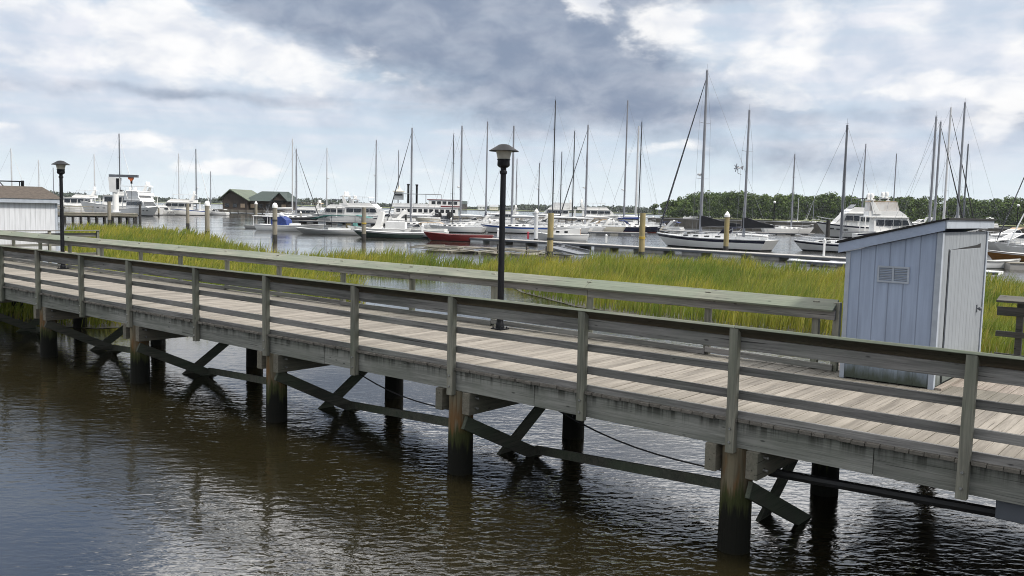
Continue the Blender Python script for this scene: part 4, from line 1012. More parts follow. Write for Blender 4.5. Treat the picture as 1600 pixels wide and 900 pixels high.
SB('low white sloop with curved black mast behind the red rowing gig', (709, 210), 143, 9.5, 165, mastc=M_sparb, sp=2, cover=None, fb=1.15, mast_r=.085)
SB('white sloop with grey radar mast beside the black masted sloop', (722, 197), 158, 11, 168, mastc=M_alu, radar=True, sp=2)
SB('white mast with dark wrapped foot left of the nearer lamp post', (762, 190), 200, 12, 175, mastc=M_alu, foot=M_navyc, sp=2)
SB('long white sloop lying behind the nearer lamp post', (803, 197), 146, 12.5, 170, hullc=M_white, mastc=M_alu, sp=2, stripe=M_blueh, cover=M_whitec, dodger=M_greyc)
SB('thin grey mast close right of the nearer lamp head', (808, 248), 300, 10, 20, mastc=M_alu, sp=1, radar=True)
SB('short grey mast with radar above the white capped piling', (843, 255), 250, 10, 170, mastc=M_alud, radar=True, sp=1)
SB('white sloop with the tallest black mast, left of the twin dark masts', (868, 157), 152, 12, 160, mastc=M_sparb, sp=3, cover=M_whitec, mast_r=.12)
SB('short grey mast between the tallest black mast and its dark neighbour', (878, 237), 265, 10, 30, mastc=M_alud, sp=1)
SB('white sloop with shorter black mast beside the white flybridge yacht', (898, 205), 163, 10.5, 165, mastc=M_sparb, sp=2, mast_r=.11)
SB('cream hulled sloop with grey mast and speckled headsail slanting left', (919, 195), 167, 13, 166, hullc=M_cream, mastc=M_alu, furl='dash', sp=2, radar=True, furl_r=.08, dodger=M_tanc)
SB('cream hulled cruising sloop with tall pale radar mast', (981, 157), 182, 14, 175, hullc=M_cream, boot=M_bootr, mastc=M_alu, sp=3, radar=True, mast_r=.2, dodger=M_whitec)
SB('thick white mast just left of the dark masted navy boat', (998, 197), 225, 13, 10, mastc=M_sparw, sp=2, mast_r=.26)
SB('navy hulled sloop with red bottom and black mast', (1003, 190), 172, 11.5, 8, hullc=M_navy, boot=M_bootr, mastc=M_sparb, sp=2, cover=M_bluec, mast_r=.12, dodger=M_bluec)
K_, khb, ksh = SB('white two masted ketch with black sail covers alongside the floating dock', (1105, 110), 103.5, 15.2, 136, hullc=M_white, mastc=M_alu, furl='dash', stripe=M_navy, cover=None, boom=False,
   mizzen=(1170, 172, 99.5), wind=False, radar=True, sp=2, mast_r=.19, furl_r=.085, dodger=M_navyc, mx=.10, fb=1.5)
SB('white sloop with plumb bow lying before the concrete breakwater', (1242, 241), 186, 10.8, 0, mastc=M_alu, sp=2, cover=None, mx=.06, fb=1.5)
SB('small distant white sloop with short mast before the woods', (1248, 310), 430, 9, 0, mastc=M_sparw, sp=1, cover=None)
SB('small distant mast with white slanting stay before the woods', (1272, 312), 430, 9, 180, mastc=M_alu, sp=1, cover=None, furl='white')
SB('white sloop with dark grey mast half hidden by the blue shed roof', (1324, 195), 100, 10, 150, hullc=M_white2, mastc=M_alud, sp=1, stripe=M_navy, mx=-.02, cover=None, mast_r=.16)
SB('grey mast with slanting headsail behind the dark windowed motor yacht', (1353, 225), 250, 12, 172, mastc=M_alu, furl='dash', sp=2)
SB('plain grey mast above the tan canvas of the flybridge yacht', (1401, 240), 285, 12, 20, mastc=M_alu, sp=1)
SB('leftmost grey mast of the close group above the blue shed', (1463, 182), 122, 11, 140, mastc=M_alu, sp=2)
SB('mast with thick black furled headsail nearest the leftmost mast above the shed', (1470, 190), 126, 11, -18, mastc=M_alu, furl='black', sp=2, furl_r=.07)
SB('tallest pale mast with black headsail reaching far right above the shed', (1486, 168), 152, 14, -4, mastc=M_sparw, furl='black', sp=2, furl_r=.07)
SB('tall grey mast over the shed roof peak', (1508, 160), 138, 12, 160, mastc=M_alu, sp=2)
SB('shorter grey mast tight behind the mast over the shed roof peak', (1513, 225), 190, 11, 20, mastc=M_alud, sp=1)
SB('sloop whose grey furled headsail crosses the right edge above the lamp globe', (1652, 150), 100, 13.4, 176, mastc=M_alu, furl='dash', sp=2, furl_r=.05)
SB('sloop whose pale furled headsail cuts low across the right edge', (1664, 205), 92, 12.2, 178, mastc=M_alu, furl='white', sp=2, furl_r=.05)
# wind generator on the ketch's mizzen
def ketch_extras():
    P = at_y(1152, 262, 99.5); W_ = thing('wind_generator', 'six bladed wind generator beside the ketch mizzen mast', 'wind generator', P, R(200))
    m = MB()
    m.tube((-.35, 0, 0), (.12, 0, 0), .09, .05, 8); m.prism([(-.35, -.012, .04), (-.75, -.012, .28), (-.75, -.012, -.24)], (0, .024, 0)); m.build('body', M_alu, W_)
    for j in range(6):
        a = j*math.pi/3+.3; m = MB(); m.bar((.13, 0, 0), (.13, (.46*math.cos(a)), .46*math.sin(a)), .10, .02, up=(1, .4, 0)); m.build('blade', M_alu, W_)
    m = MB(); m.tube((-.1, 0, -.08), (-.1, 0, -.62), .03, n=6); q = W_.matrix_world
    Pm = at_y(1158.5, 268, 99.5); lv = Matrix.Rotation(-R(200), 3, 'Z') @ (Pm-P); m.tube((-.1, 0, -.6), (lv.x, lv.y, -.75), .03, n=6); m.build('bracket', M_alud, W_)
    # rigid dinghy hung at the stern
    P = at_z(1172, 389, 0); D_ = thing('dinghy', 'grey white dinghy hung bow up behind the ketch stern', 'dinghy', (P.x+.3, P.y+.2, 1.05), R(-14))
    m = MB(); hull(m, 3.4, 1.5, .62, .5, .48, .8, .55, .05, .04, n=10, draft=.02); o = m.build('hull', [M_white2, M_grey, M_grey, M_white2], D_, smooth=True); o.rotation_euler = (0, R(9), 0)
    m = MB()
    for s in (-1, 1): m.path([Vector((-1.7, s*.62, .55)), Vector((0, s*.72, .55)), Vector((1.0, s*.55, .5)), Vector((1.65, 0, .42))], .13, 8)
    m.build('tube', M_whitec, D_, smooth=True)
ketch_extras()

# ---------------------------------------------------------------- motor boats
MBT = motorboat
MBT('white trawler with dark side windows right behind the farther lamp post', 118, 332, 15, 200, 'trawler', canvas=M_whitec)
MBT('large white trawler yacht moored behind the jib crane', 183, 335, 21, 185, 'trawler', canvas=M_whitec, at=.05, scale=.85)
MBT('white flybridge yacht with flared bow right of the jib crane', 222, 337, 16, -40, 'sedan', canvas=M_whitec, vinyl=M_whitec)
MBT('white sport cruiser with blue side curtains left of the green roofed building', 277, 336, 15, 195, 'sedan', stripe=M_blueh, canvas=M_whitec)
MBT('small white runabout left of the tall capped piling by the green building', 306, 335, 8, 20, 'express', canvas=None, arch=False, name='motorboat', cat='motorboat')
MBT('small low motorboat close beside the left corner of the green roofed building', 337, 336, 8, 170, 'express', canvas=M_whitec, arch=False, name='motorboat', cat='motorboat')
MBT('white sedan cruiser with dark windows behind the small skiffs', 528, 347, 13.5, 172, 'sedan', canvas=M_navyc, hullc=M_white)
MBT('white flybridge cruiser with flared bow behind the yellow roped piling', 572, 350, 15, -12, 'sedan', canvas=M_whitec)
MBT('white cruiser stern showing between the yellow roped piling and the excursion boat', 606, 352, 12, 190, 'express', canvas=M_whitec)
MBT('cream motor yacht with tall rig boxes in front of the excursion boat', 660, 346, 10, 180, 'express', canvas=M_greyc, hullc=M_cream)
MBT('large white motor yacht with raised white canvas behind the black masts', 868, 345, 17, 180, 'sedan', canvas=M_whitec, vinyl=M_whitec)
MBT('long white motor yacht with raked blue arch left of the thick white mast', 935, 346, 22, 0, 'sedan', canvas=M_whitec, scale=.8)
MBT('white motor yacht with dark saloon windows and black top, by the thick black piling', 1338, 372, 15.5, 180, 'sedan', canvas=M_blackc, at=.0, scale=1.25, stripe=M_navy)
MBT('white flybridge yacht with tan canvas enclosure, bow pointing right at the shed roof', 1393, 381, 11.2, -4, 'sedan', canvas=M_tanc, vinyl=M_winl, at=.0, scale=1.5, stripe=M_navy)
MBT('white cruiser with blue hull band just right of the tan canvas flybridge yacht', 1438, 357, 13, 190, 'express', canvas=None, stripe=M_blueh, hullc=M_white, scale=1.35)
MBT('dark canvas sport cruiser behind the mast group above the shed', 1480, 356, 14, 180, 'sedan', canvas=M_blackc)
MBT('white sport cruiser with raked radar arch right of the mast group', 1532, 357, 15, 185, 'express', canvas=None, scale=1.3)
MBT('white motorboat with tan cover at the right edge behind the shed', 1583, 380, 12, 185, 'express', canvas=M_tanc, arch=False, hullc=M_white, name='motorboat', cat='motorboat')
MBT('long low white cruiser with port lights at the right edge', 1590, 395, 12, 182, 'express', canvas=None, arch=False, name='motorboat', cat='motorboat')
MBT('tiny white motorboat far off before the left end of the woods', 1079, 342, 10, 0, 'express', canvas=None, arch=False, name='motorboat', cat='motorboat')
MBT('tiny white motorboat far off behind the capped yellow piling', 1147, 342, 9, 0, 'express', canvas=None, arch=False, name='motorboat', cat='motorboat')
MBT('white cruiser with blue cockpit cover beside the navy hulled sloop', 1034, 362, 9, 150, 'express', canvas=M_bluec, name='motorboat', cat='motorboat')
MBT('small white cruiser moored behind the long white sloop', 838, 352, 10, 185, 'express', canvas=M_whitec, name='motorboat', cat='motorboat')
MBT('low white motorboat beside the dark rowed longboat', 655, 368, 8, 172, 'express', canvas=M_tanc, arch=False, name='motorboat', cat='motorboat')
MBT('small white cabin boat right behind the longest yellow piling', 930, 362, 9, 180, 'express', canvas=M_whitec, hullc=M_cream, name='motorboat', cat='motorboat')

for a_ in (('mid distance white cruiser just right of the dark work barge end', 786, 349, 11, 175, 'sedan', M_whitec), ('white cruiser seen between the white capped piling and the tallest black mast', 852, 356, 9, 170, 'express', M_navyc),
           ('low cream cruiser between the two yellow pine pilings, farther row', 905, 357, 10, 178, 'express', M_tanc), ('small white cruiser left of the cream hulled radar sloop', 952, 354, 9.5, 190, 'express', M_whitec),
           ('white cabin cruiser tucked behind the grey radar mast sloop', 742, 354, 9.5, 185, 'express', M_greyc), ('cream old motorboat by the short pale piling near the green roofs', 478, 345, 11, 176, 'sedan', M_tanc),
           ('distant white cruiser filling the gap left of the blue striped sport cruiser', 253, 336, 9, 20, 'sedan', M_whitec), ('far white cruiser at the foot of the mast between lamp and crane', 145, 333, 9, 10, 'express', M_whitec),
           ('white express cruiser behind the thick white mast', 1006, 351, 10, 170, 'express', M_whitec)):
    MBT(a_[0], a_[1], a_[2], a_[3], a_[4], a_[5], canvas=a_[6], name='motorboat', cat='motorboat')
def open_boat(label, px, wl, L, head, hullc, trim, name='skiff', cat='skiff', boot=None, fb=.75, B=None, p=2.0, tw=.7):
    P = at_z(px, wl, 0); root = thing(name, label, cat, (P.x, P.y, 0), R(head))
    m = MB(); B = B or L*.3; hbf, shf = hull(m, L, B, fb, fb*.72, fb*.78, tw, .12*L, .04*L, .06, .09, p=p, draft=.15)
    m.build('hull', [hullc, boot or hullc, M_deckw, trim], root, smooth=True, ang=40)
    m = MB()
    for s in (-1, 1): m.path([Vector((x, s*hbf(x), shf(x)+.02)) for x in np.linspace(-L/2, L/2-.05, 10)], .04, 5)
    m.build('gunwale', trim, root)
    return root, hbf, shf
r, hb_, sh_ = open_boat('white open skiff with blue console cover behind the left rope piling', 455, 361, 10.5, -8, M_white, M_white2, fb=1.1)
m = MB(); m.prof([(-2.6, .8), (-.2, .8), (-.4, 1.6), (-1.1, 2.1), (-2.2, 2.0), (-2.7, 1.5)], 1.1); m.build('console_cover', M_bluec, r, smooth=True)
m = MB(); m.sphere((-1.5, 0, 2.3), .35); m.box((.6, 0, .95), (1.2, 1.4, .3)); m.build('seat', M_whitec, r)
r, *_ = open_boat('little flat white boat with square sunshade left of the blue covered skiff', 415, 357, 6.5, 0, M_grey, M_grey, fb=.55)
m = MB(); m.box((-.6, 0, 1.95), (2.6, 1.6, .09))
for a in (-1, 1):
    for b in (-1, 1): m.tube((-.6+a*1.1, b*.7, .4), (-.6+a*1.1, b*.7, 1.95), .035, n=6)
m.build('sunshade', M_whitec, r)
r, *_ = open_boat('low grey skiff carrying turquoise covered gear behind the reeds', 515, 366, 9.5, 176, M_grey, M_white2, fb=.8)
m = MB(); m.box((-1.5, 0, .75), (3, 1.6, .3)); m.build('thwart', M_whitec, r)
for i, (px, wl, c, lb) in enumerate(((531, 366, M_greyc, 'grey covered jet ski on the little dock left of the yellow jackets'), (545, 366, M_piley, 'jet ski with yellow seat between the two covered ones'), (556, 365, M_greenc, 'dark green covered jet ski nearest the yellow roped piling'))):
    P = at_z(px, wl, 0); J = thing('jet_ski', lb, 'jet ski', (P.x, P.y, .1), R(100+8*i))
    m = MB(); hull(m, 3.2, 1.3, .75, .55, .5, .8, .5, .05, .1, n=10, draft=.2); m.build('hull', [M_white, M_boot, M_white2, M_white], J, smooth=True)
    m = MB(); m.prof([(-1.4, .5), (1.0, .55), (.7, 1.0), (.35, 1.35), (.0, 1.0), (-1.3, .95)], .32); m.build('seat_cover', c, J, smooth=True)
P = at_z(543, 367, .0); D_ = thing('canopy', 'dark green fabric canopy over the jet skis', 'canopy', (P.x-1, P.y+1.5, 0), R(-6))
m = MB(); m.prof([(-4, 2.0), (-2, 2.55), (2.2, 2.7), (4, 2.3), (2.2, 2.6), (-2, 2.45)], 1.6); m.build('fabric', M_greenc, D_)
m = MB()
for a in (-2, 2.2):
    for b in (-1, 1): m.tube((a, b*1.5, 0.), (a, b*1.5, 2.5), .04, n=6)
m.build('frame', M_alud, D_)
r, *_ = open_boat('dark green longboat with white gunwale lying right of the yellow roped piling', 612, 372, 9.8, 178, M_bootg, M_white2, 'rowing_gig', 'rowing gig', M_boot, fb=.95, B=1.7)
r, *_ = open_boat('long red rowing gig floating behind the marsh grass', 716, 377, 8.4, 174, M_red, M_red, 'rowing_gig', 'rowing gig', M_boot, fb=1.0, B=1.6, p=2.4)
# white workboat with a sloped white console between the piling and the longboat
r, *_ = open_boat('white workboat with raked box console beside the yellow roped piling', 592, 368, 8.5, 180, M_white, M_white, 'workboat', 'workboat', fb=1.2)
m = MB(); m.prof([(-.6, .8), (1.2, .8), (.4, 1.4), (-.2, 3.2), (-.7, 3.2), (-.4, 1.2)], .9); m.build('console', M_white, r); m = MB(); m.box2((-3.6, -1.1, .8), (-1., 1.1, 1.9)); m.build('stern_box', M_whitec, r)
# small white daysailer with a wooden cabin door
r, *_ = open_boat('little white cabin boat with orange wooden door in front of the yellow piling', 876, 375, 7.5, 172, M_white, M_white, 'cabin_boat', 'cabin boat', fb=.95)
m = MB(); m.prof([(-2.6, .6), (1.6, .6), (1.2, 1.15), (-2.6, 1.65)], .95); C_ = m.build('cabin', M_white, r)
m = MB(); m.box2((-2.63, -.3, .7), (-2.605, .35, 1.5)); m.box2((-2.2, -.975, .75), (-1.7, -.952, 1.45)); m.build('door', M_varn, C_)
for x in (-1., .1):
    for yy in (-.975, .952): m = MB(); m.box2((x, yy, 1.0), (x+.45, yy+.023, 1.22)); m.build('window', M_win, C_)
m = MB(); m.path([Vector((2.2, -.7, .7)), Vector((3.0, -.4, 1.3)), Vector((3.5, 0, 1.35)), Vector((3.0, .4, 1.3)), Vector((2.2, .7, .7))], .03, 5); m.build('bow_rail', M_chrome, r)
# varnished boat, pale skiff on the right
r, *_ = open_boat('varnished brown hulled boat at the right edge beyond the shed', 1600, 409, 7.5, 176, M_varn, M_white, 'wooden_boat', 'wooden boat', M_boot, fb=1.05)
r, *_ = open_boat('bare white skiff bow poking out right of the blue shed', 1552, 419, 4.6, 2, M_white2, M_grey, 'skiff', 'skiff', M_grey, fb=.8, p=3)
P = at_z(1600, 421, 0); D_ = thing('dock_float', 'grey boxy dock float at the right edge under the skiffs', 'dock float', (P.x, P.y, 0), R(-8))
m = MB(); m.box2((-1.5, -1, -.2), (2.5, 1, .5)); m.build('float', M_concl, D_, bevel=.03); m = MB(); m.box2((-1.5, -1.05, .5), (2.5, 1.05, .56)); m.build('deck', M_dockw, D_)
r, *_ = open_boat('white inflatable dinghy on davits behind the cream hulled sloop', 976, 357, 4.2, 160, M_white2, M_grey, 'dinghy', 'dinghy', M_grey, fb=.7); r.location.z = 1.6

# ---------------------------------------------------------------- paddle wheel excursion boat
def excursion():
    P = at_z(660, 342, 0); L = 25.; S = thing('excursion_boat', 'white two deck excursion boat with two black funnels and red trim', 'excursion boat', (P.x, P.y, 0), R(184))
    m = MB(); hull(m, L, 7.5, 1.6, 1.2, 1.2, .95, 1.2, .2, .2, p=4.); m.build('hull', [M_white, M_boot, M_white2, M_white], S, smooth=True)
    m = MB(); m.box2((-11.5, -3.4, 1.2), (9, 3.4, 3.7)); A = m.build('lower_deck', M_white, S)
    m = MB(); m.box2((-12, -3.6, 3.7), (10, 3.6, 3.95)); m.build('deck_slab', M_white2, S)
    m = MB(); m.box2((-12, -3.4, 3.95), (-2, 3.4, 6.2)); B_ = m.build('upper_deck', M_white, S)
    m = MB(); m.box2((-12.2, -3.6, 6.2), (-1.5, 3.6, 6.4)); m.box2((-12.2, -3.62, 3.97), (-6, -3.42, 4.35)); m.box2((-12.2, 3.42, 3.97), (-6, 3.62, 4.35)); m.build('red_trim', M_red, S)
    for b, z0, z1, xs in ((A, 2.1, 3.2, np.arange(-10.5, 8, 1.75)), (B_, 4.8, 5.8, np.arange(-11.2, -3, 1.75))):
        for x in xs:
            for yy in (-3.42, 3.40): m = MB(); m.box2((x, yy, z0), (x+1.25, yy+.02, z1)); m.build('window', M_win, b)
    m = MB(); m.box2((-1.9, -3.4, 3.95), (9.5, -3.36, 4.9)); m.box2((-1.9, 3.36, 3.95), (9.5, 3.4, 4.9)); m.build('deck_rail', M_white2, S)
    m = MB(); m.box2((-6, -3.5, 7.9), (9, 3.5, 8.02))
    for x in (-6, -1, 4, 8.8):
        for y in (-3.3, 3.3): m.tube((x, y, 6.0 if x < -1.6 else 3.95), (x, y, 7.9), .05, n=6)
    m.build('awning', M_greyc, S)
    m = MB(); m.box2((6.2, -1.5, 6.0), (9.2, 1.5, 8.6)); Ph = m.build('pilot_house', M_white, S)
    m = MB(); m.box2((5.9, -1.9, 8.6), (9.6, 1.9, 8.8)); m.lathe([(1.2, 8.8), (.5, 9.4), (.05, 10.6)], 8, (7.6, 0, 0)); m.build('pilot_house_roof', M_cream, Ph)
    for y0 in (-1.52, 1.50):
        m = MB(); m.box2((6.5, y0, 7.3), (8.9, y0+.02, 8.3)); m.build('window', M_win, Ph)
    m = MB(); m.box2((9.2, -1.2, 7.3), (9.22, 1.2, 8.3)); m.build('window', M_win, Ph)
    for x, y in ((4.6, 1.6), (2.0, -1.6)):
        m = MB(); m.tube((x, y, 4), (x, y, 10.6), .34, n=12); m.lathe([(.36, 10.6), (.5, 11.0), (.5, 11.1), (.3, 11.12)], 12, (x, y, 0)); m.build('funnel', M_black, S, smooth=True)
excursion()
P = at_z(745, 346, 0); S = thing('dredge_barge', 'long grey work barge with black tyre fenders right of the excursion boat', 'barge', (P.x, P.y, 0), R(-4))
m = MB(); m.box2((-14, -3, -.3), (10, 3, 1.5)); m.build('hull', M_alud, S)
for x in (-11, -7.5):
    m = MB(); m.lathe([(.45, -.2), (1.0, -.25), (1.05, .2), (.5, .25)], 14); o = m.build('tyre_fender', M_float, S); o.location = (x, -3.1, 1.6); o.rotation_euler = (R(90), 0, 0)

# ---------------------------------------------------------------- green roofed building on its pier
def green_building():
    P = at_z(398, 334, 0); S = thing('pier_building', 'dark board building with two green metal roofs on the pier', 'building', (P.x, P.y, 0), R(-6))
    k = P.y*1/1390.
    m = MB(); m.box2((-62*k, -3, .3), (58*k, 22, 1.3)); m.build('pier_deck', M_conc, S)
    zt = 1.3; ze = 20.5*k+.6; zr = 35.0*k+.6
    m = MB(); m.box2((-52*k, 0, zt), (-12*k, 18, ze)); m.build('wall', M_dwall, S); m = MB(); m.box2((-11.9*k, 2, zt), (46*k, 14, ze-.4)); m.build('wall', M_dwall, S)
    # gabled roof, gable facing the viewer
    g0, g1, gr = -58*k, -8*k, -38*k
    m = MB(); m.prism([(g0, -1.2, ze-.6), (gr, -1.2, zr), (g1, -1.2, ze-.6), (g1, -1.2, ze-.9), (gr, -1.2, zr-.4), (g0, -1.2, ze-.9)], (0, 20, 0)); m.build('roof', M_groofl, S)
    m = MB(); m.prism([(-52*k, .02, ze-.05), (gr, .02, zr-.7), (-12*k, .02, ze-.05)], (0, 17.9, 0)); m.build('gable', M_dwall, S)
    # hipped roof, ridge across the view
    e0, e1, yb, yf = -20*k, 52*k, 15.4, .4; z0 = ze-.7; z1 = ze+12.5*k
    m = MB(); vs = [(e0, yf, z0), (e1, yf, z0), (e1, yb, z0), (e0, yb, z0), (-2*k, 7.9, z1), (42*k, 7.9, z1)]
    m.add(vs, [(0, 1, 5, 4), (1, 2, 5), (2, 3, 4, 5), (3, 0, 4), (3, 2, 1, 0)]); m.build('roof', M_groof, S)
    m = MB(); m.prism([(28*k, .0, z0+.3), (40*k, .0, z1-.8), (51*k, .0, z0+.3)], (0, 6, 0)); m.build('dormer', M_dwall, S)
    m = MB(); m.prism([(26*k, -.5, z0+.2), (40*k, -.5, z1-.3), (53*k, -.5, z0+.2), (53*k, -.5, z0), (40*k, -.5, z1-.7), (26*k, -.5, z0)], (0, 8, 0)); m.build('dormer_roof', M_groof, S)
    for x in np.linspace(-48*k, 40*k, 8):
        m = MB(); m.box2((x, -.06 if x < -13*k else 1.94, zt+.8), (x+1.6, 0-.001 if x < -13*k else 1.999, zt+2.2)); m.build('window', M_win if int(x*7) % 2 else M_tanc, S)
    for x in np.linspace(-60*k, 56*k, 10):
        m = MB(); m.tube((x, -2.9, -.5), (x, -2.9, 1.3), .2, n=8); m.build('piling', M_piled, S)
green_building()
def far_house(px, top, w, label, wm, rm, y=1480):
    P = at_y(px, top, y); S = thing('house', label, 'house', (P.x, P.y, .9), R(6)); h = P.z-.9; ww = w*y/1390
    m = MB(); m.box2((-ww/2, 0, 0), (ww/2, 9, h*.62)); m.build('wall', wm, S)
    m = MB(); o = .6; m.prism([(-ww/2-o, -o, h*.62), (-ww/2-o, 4.5, h), (-ww/2-o, 9+o, h*.62)], (ww+2*o, 0, 0)); m.build('roof', rm, S)
    for x in np.linspace(-ww*.35, ww*.35, 4):
        m = MB(); m.box2((x-.6, -.05, h*.25), (x+.6, -.001, h*.5)); m.build('window', M_win, S)
far_house(721, 314, 18, 'dark square house on the far shore behind the grey masts', M_dwall, M_groof)
far_house(752, 320, 10, 'white distant house left of the nearer lamp post', M_white2, M_greyc)
far_house(772, 320, 13, 'wide pale distant house just behind the nearer lamp post', M_cream, M_greyc)

# ================================================================== docks, pier, breakwater, crane
def dock_run(label, pts, width, name='floating_dock', m_top=M_concl, ztop=.5, gap=.45):
    A = Vector(pts[0]); Bp = Vector(pts[-1]); d = (Bp-A); L = d.length; rz = math.atan2(d.y, d.x)
    S = thing(name, label, 'dock', (A.x, A.y, 0), rz)
    m = MB(); x = 0.
    while x < L: m.box2((x+.02, 0, ztop-.2), (min(L, x+6)-.02, width, ztop)); x += 6
    m.build('deck', m_top, S)
    m = MB(); m.box2((0, -.06, ztop-.22), (L, -.001, ztop-.06)); m.build('fender_strip', M_alud, S)
    x = .3; i = 0
    while x < L-2:
        w = random.uniform(1.6, 2.4); m = MB(); m.box2((x, .06, -.3), (x+w, width-.06, ztop-.2)); m.build('float', M_concl if i % 3 else M_white2, S); x += w+random.uniform(1.0, 2.2); i += 1
    return S
a, b = at_z(640, 366, .5), at_z(1325, 404, .5)
dock_run('long floating dock running in front of the ketch', (Vector((a.x, a.y, 0)), Vector((b.x, b.y, 0))), 2.2)
a, b = at_z(1230, 405, .4), at_z(1560, 424, .4)
dock_run('bright white edged float dock reaching behind the blue shed', (Vector((a.x, a.y, 0)), Vector((b.x, b.y, 0))), 1.6, m_top=M_white2, ztop=.35)
a, b = at_z(1020, 360.5, .5), at_z(1290, 366, .5)
dock_run('farther floating dock in front of the concrete breakwater', (Vector((a.x, a.y+6, 0)), Vector((b.x, b.y+6, 0))), 2.0)
a, b = at_z(700, 356, .5), at_z(1012, 364, .5)
dock_run('grey floating dock between the middle and farther sailboat rows', (Vector((a.x, a.y, 0)), Vector((b.x, b.y, 0))), 2.0)
a, b = at_z(430, 343, .5), at_z(640, 350, .5)
dock_run('floating dock behind the small skiffs, left of the excursion boat', (Vector((a.x, a.y, 0)), Vector((b.x, b.y, 0))), 2.4)
def breakwater():
    a, b = at_z(1012, 353, 0), at_z(1620, 375, 0); d = b-a; L = d.length
    S = thing('breakwater', 'weathered concrete breakwater wall across the marina behind the boats', 'breakwater', (a.x, a.y, 0), math.atan2(d.y, d.x))
    m = MB(); m.box2((0, 0, -.5), (L, 1.2, 2.15)); m.build('wall', M_conc, S)
    m = MB(); m.box2((-.2, -.12, 2.15), (L+.2, 1.32, 2.38)); m.build('coping', M_concl, S)
breakwater()
a = at_z(700, 349, 0); b = at_z(1010, 353, 0); d = b-a
S = thing('breakwater', 'dark tide stained pier wall behind the black masted sloops', 'breakwater', (a.x, a.y+20, 0), math.atan2(d.y, d.x))
m = MB(); m.box2((0, 0, -.5), (d.length, 1.2, 1.7)); m.build('wall', M_conc, S)
def wooden_pier():
    a, b = at_z(60, 345, 0), at_z(216, 347, 0); d = b-a; L = d.length
    S = thing('wooden_pier', 'old grey wooden pier below the jib crane at the marsh edge', 'pier', (a.x, a.y, 0), math.atan2(d.y, d.x))
    m = MB(); x = 0
    while x < L: m.box2((x, 0, 1.45), (min(L, x+.22)-.015, 5, 1.53)); x += .22
    m.build('deck', M_dockw, S)
    m = MB(); m.box2((0, .05, .98), (L, .2, 1.44)); m.box2((0, 2.4, .7), (L, 2.6, 1.44)); m.box2((0, 4.7, .8), (L, 4.9, 1.44)); m.build('beam', M_dockw, S)
    for x in np.linspace(.3, L-.3, 13):
        for y in (.3, 4.6):
            m = MB(); m.tube((x, y, -.6), (x, y, 1.45), .17, n=9); m.build('piling', M_piled, S)
    for x in np.linspace(1, L*.55, 5):
        m = MB(); m.tube((x, 4.8, 1.5), (x, 4.8, 2.6), .06, n=6); m.build('rail_post', M_dockw, S)
    m = MB(); m.bar((1, 4.8, 2.55), (L*.55, 4.8, 2.55), .06, .14); m.bar((1, 4.8, 2.1), (L*.55, 4.8, 2.1), .05, .1); m.build('rail_board', M_dockw, S)
wooden_pier()
def jib_crane():
    P = at_z(182, 344, 0); Y_ = P.y+3; k = Y_/1390; base = at_y(181, 332, Y_); z = lambda y: HC+(hzn(182)-y)*k
    S = thing('jib_crane', 'white column jib crane with dark beam and orange hoist on the pier', 'crane', (base.x, base.y, 1.53), R(2)); o = -1.53
    m = MB(); m.tube((0, 0, 0), (0, 0, z(300)+o), 4.6*k, 4.4*k, 14); m.lathe([(7*k, 0), (7*k, .1)], 14); m.build('column', M_white, S, smooth=True)
    m = MB(); m.prism([(-7*k, -5*k, z(300)+o), (4*k, -5*k, z(301)+o), (8*k, -5*k, z(278)+o), (-9*k, -5*k, z(277)+o), (-8*k, -5*k, z(287)+o)], (0, 10*k, 0)); m.build('head', M_white2, S)
    m = MB(); m.box2((3.5*k, -5.6*k, z(296)+o), (8*k, -5.1*k, z(279)+o)); m.build('motor_panel', M_black, S)
    m = MB(); m.bar((-9*k, 0, z(275)+o), (35*k, 0, z(275)+o), 5*k, 4*k); m.build('beam', M_alud, S)
    m = MB(); m.box((24*k, 0, z(278.5)+o), (8*k, 3*k, 3*k)); m.prism([(22*k, -2*k, z(280)+o), (27*k, -2*k, z(280)+o), (24.5*k, -2*k, z(284)+o)], (0, 4*k, 0)); Hs = m.build('hoist', M_orange, S)
    m = MB(); m.box((24.7*k, 0, z(284.5)+o), (2.4*k, 2*k, 4.5*k)); m.build('hook_block', M_black, Hs)
    m = MB(); m.tube((24.7*k, 0, z(287)+o), (24.7*k, 0, z(318)+o), .03, n=5); m.build('cable', M_roped, S)
jib_crane()
def hoist_frame():
    P = at_y(20, 300, 70); k = 70/1390.
    S = thing('hoist_frame', 'black steel gantry frame standing behind the white shed', 'gantry', (P.x, P.y, 1.2), 0)
    z = lambda y: HC+(hzn(20)-y)*k-1.2
    m = MB(); m.bar((-40*k, 0, z(283.5)), (17*k, 0, z(283.5)), .09, .09); m.bar((15.5*k, 0, 0), (15.5*k, 0, z(282)), .17, .17, up=(1, 0, 0)); m.bar((11*k, 0, 0), (11*k, 0, z(284)), .06, .06, up=(1, 0, 0)); m.bar((-40*k, 0, 0), (-40*k, 0, z(282)), .17, .17, up=(1, 0, 0))
    m.bar((-22*k, 0, z(283)), (-8*k, 0, z(298)), .06, .06); m.build('frame', M_black, S)
    m = MB(); m.box2((-44*k, -.4, -1.9), (22*k, .4, 0)); m.build('base', M_dockw, S)
hoist_frame()

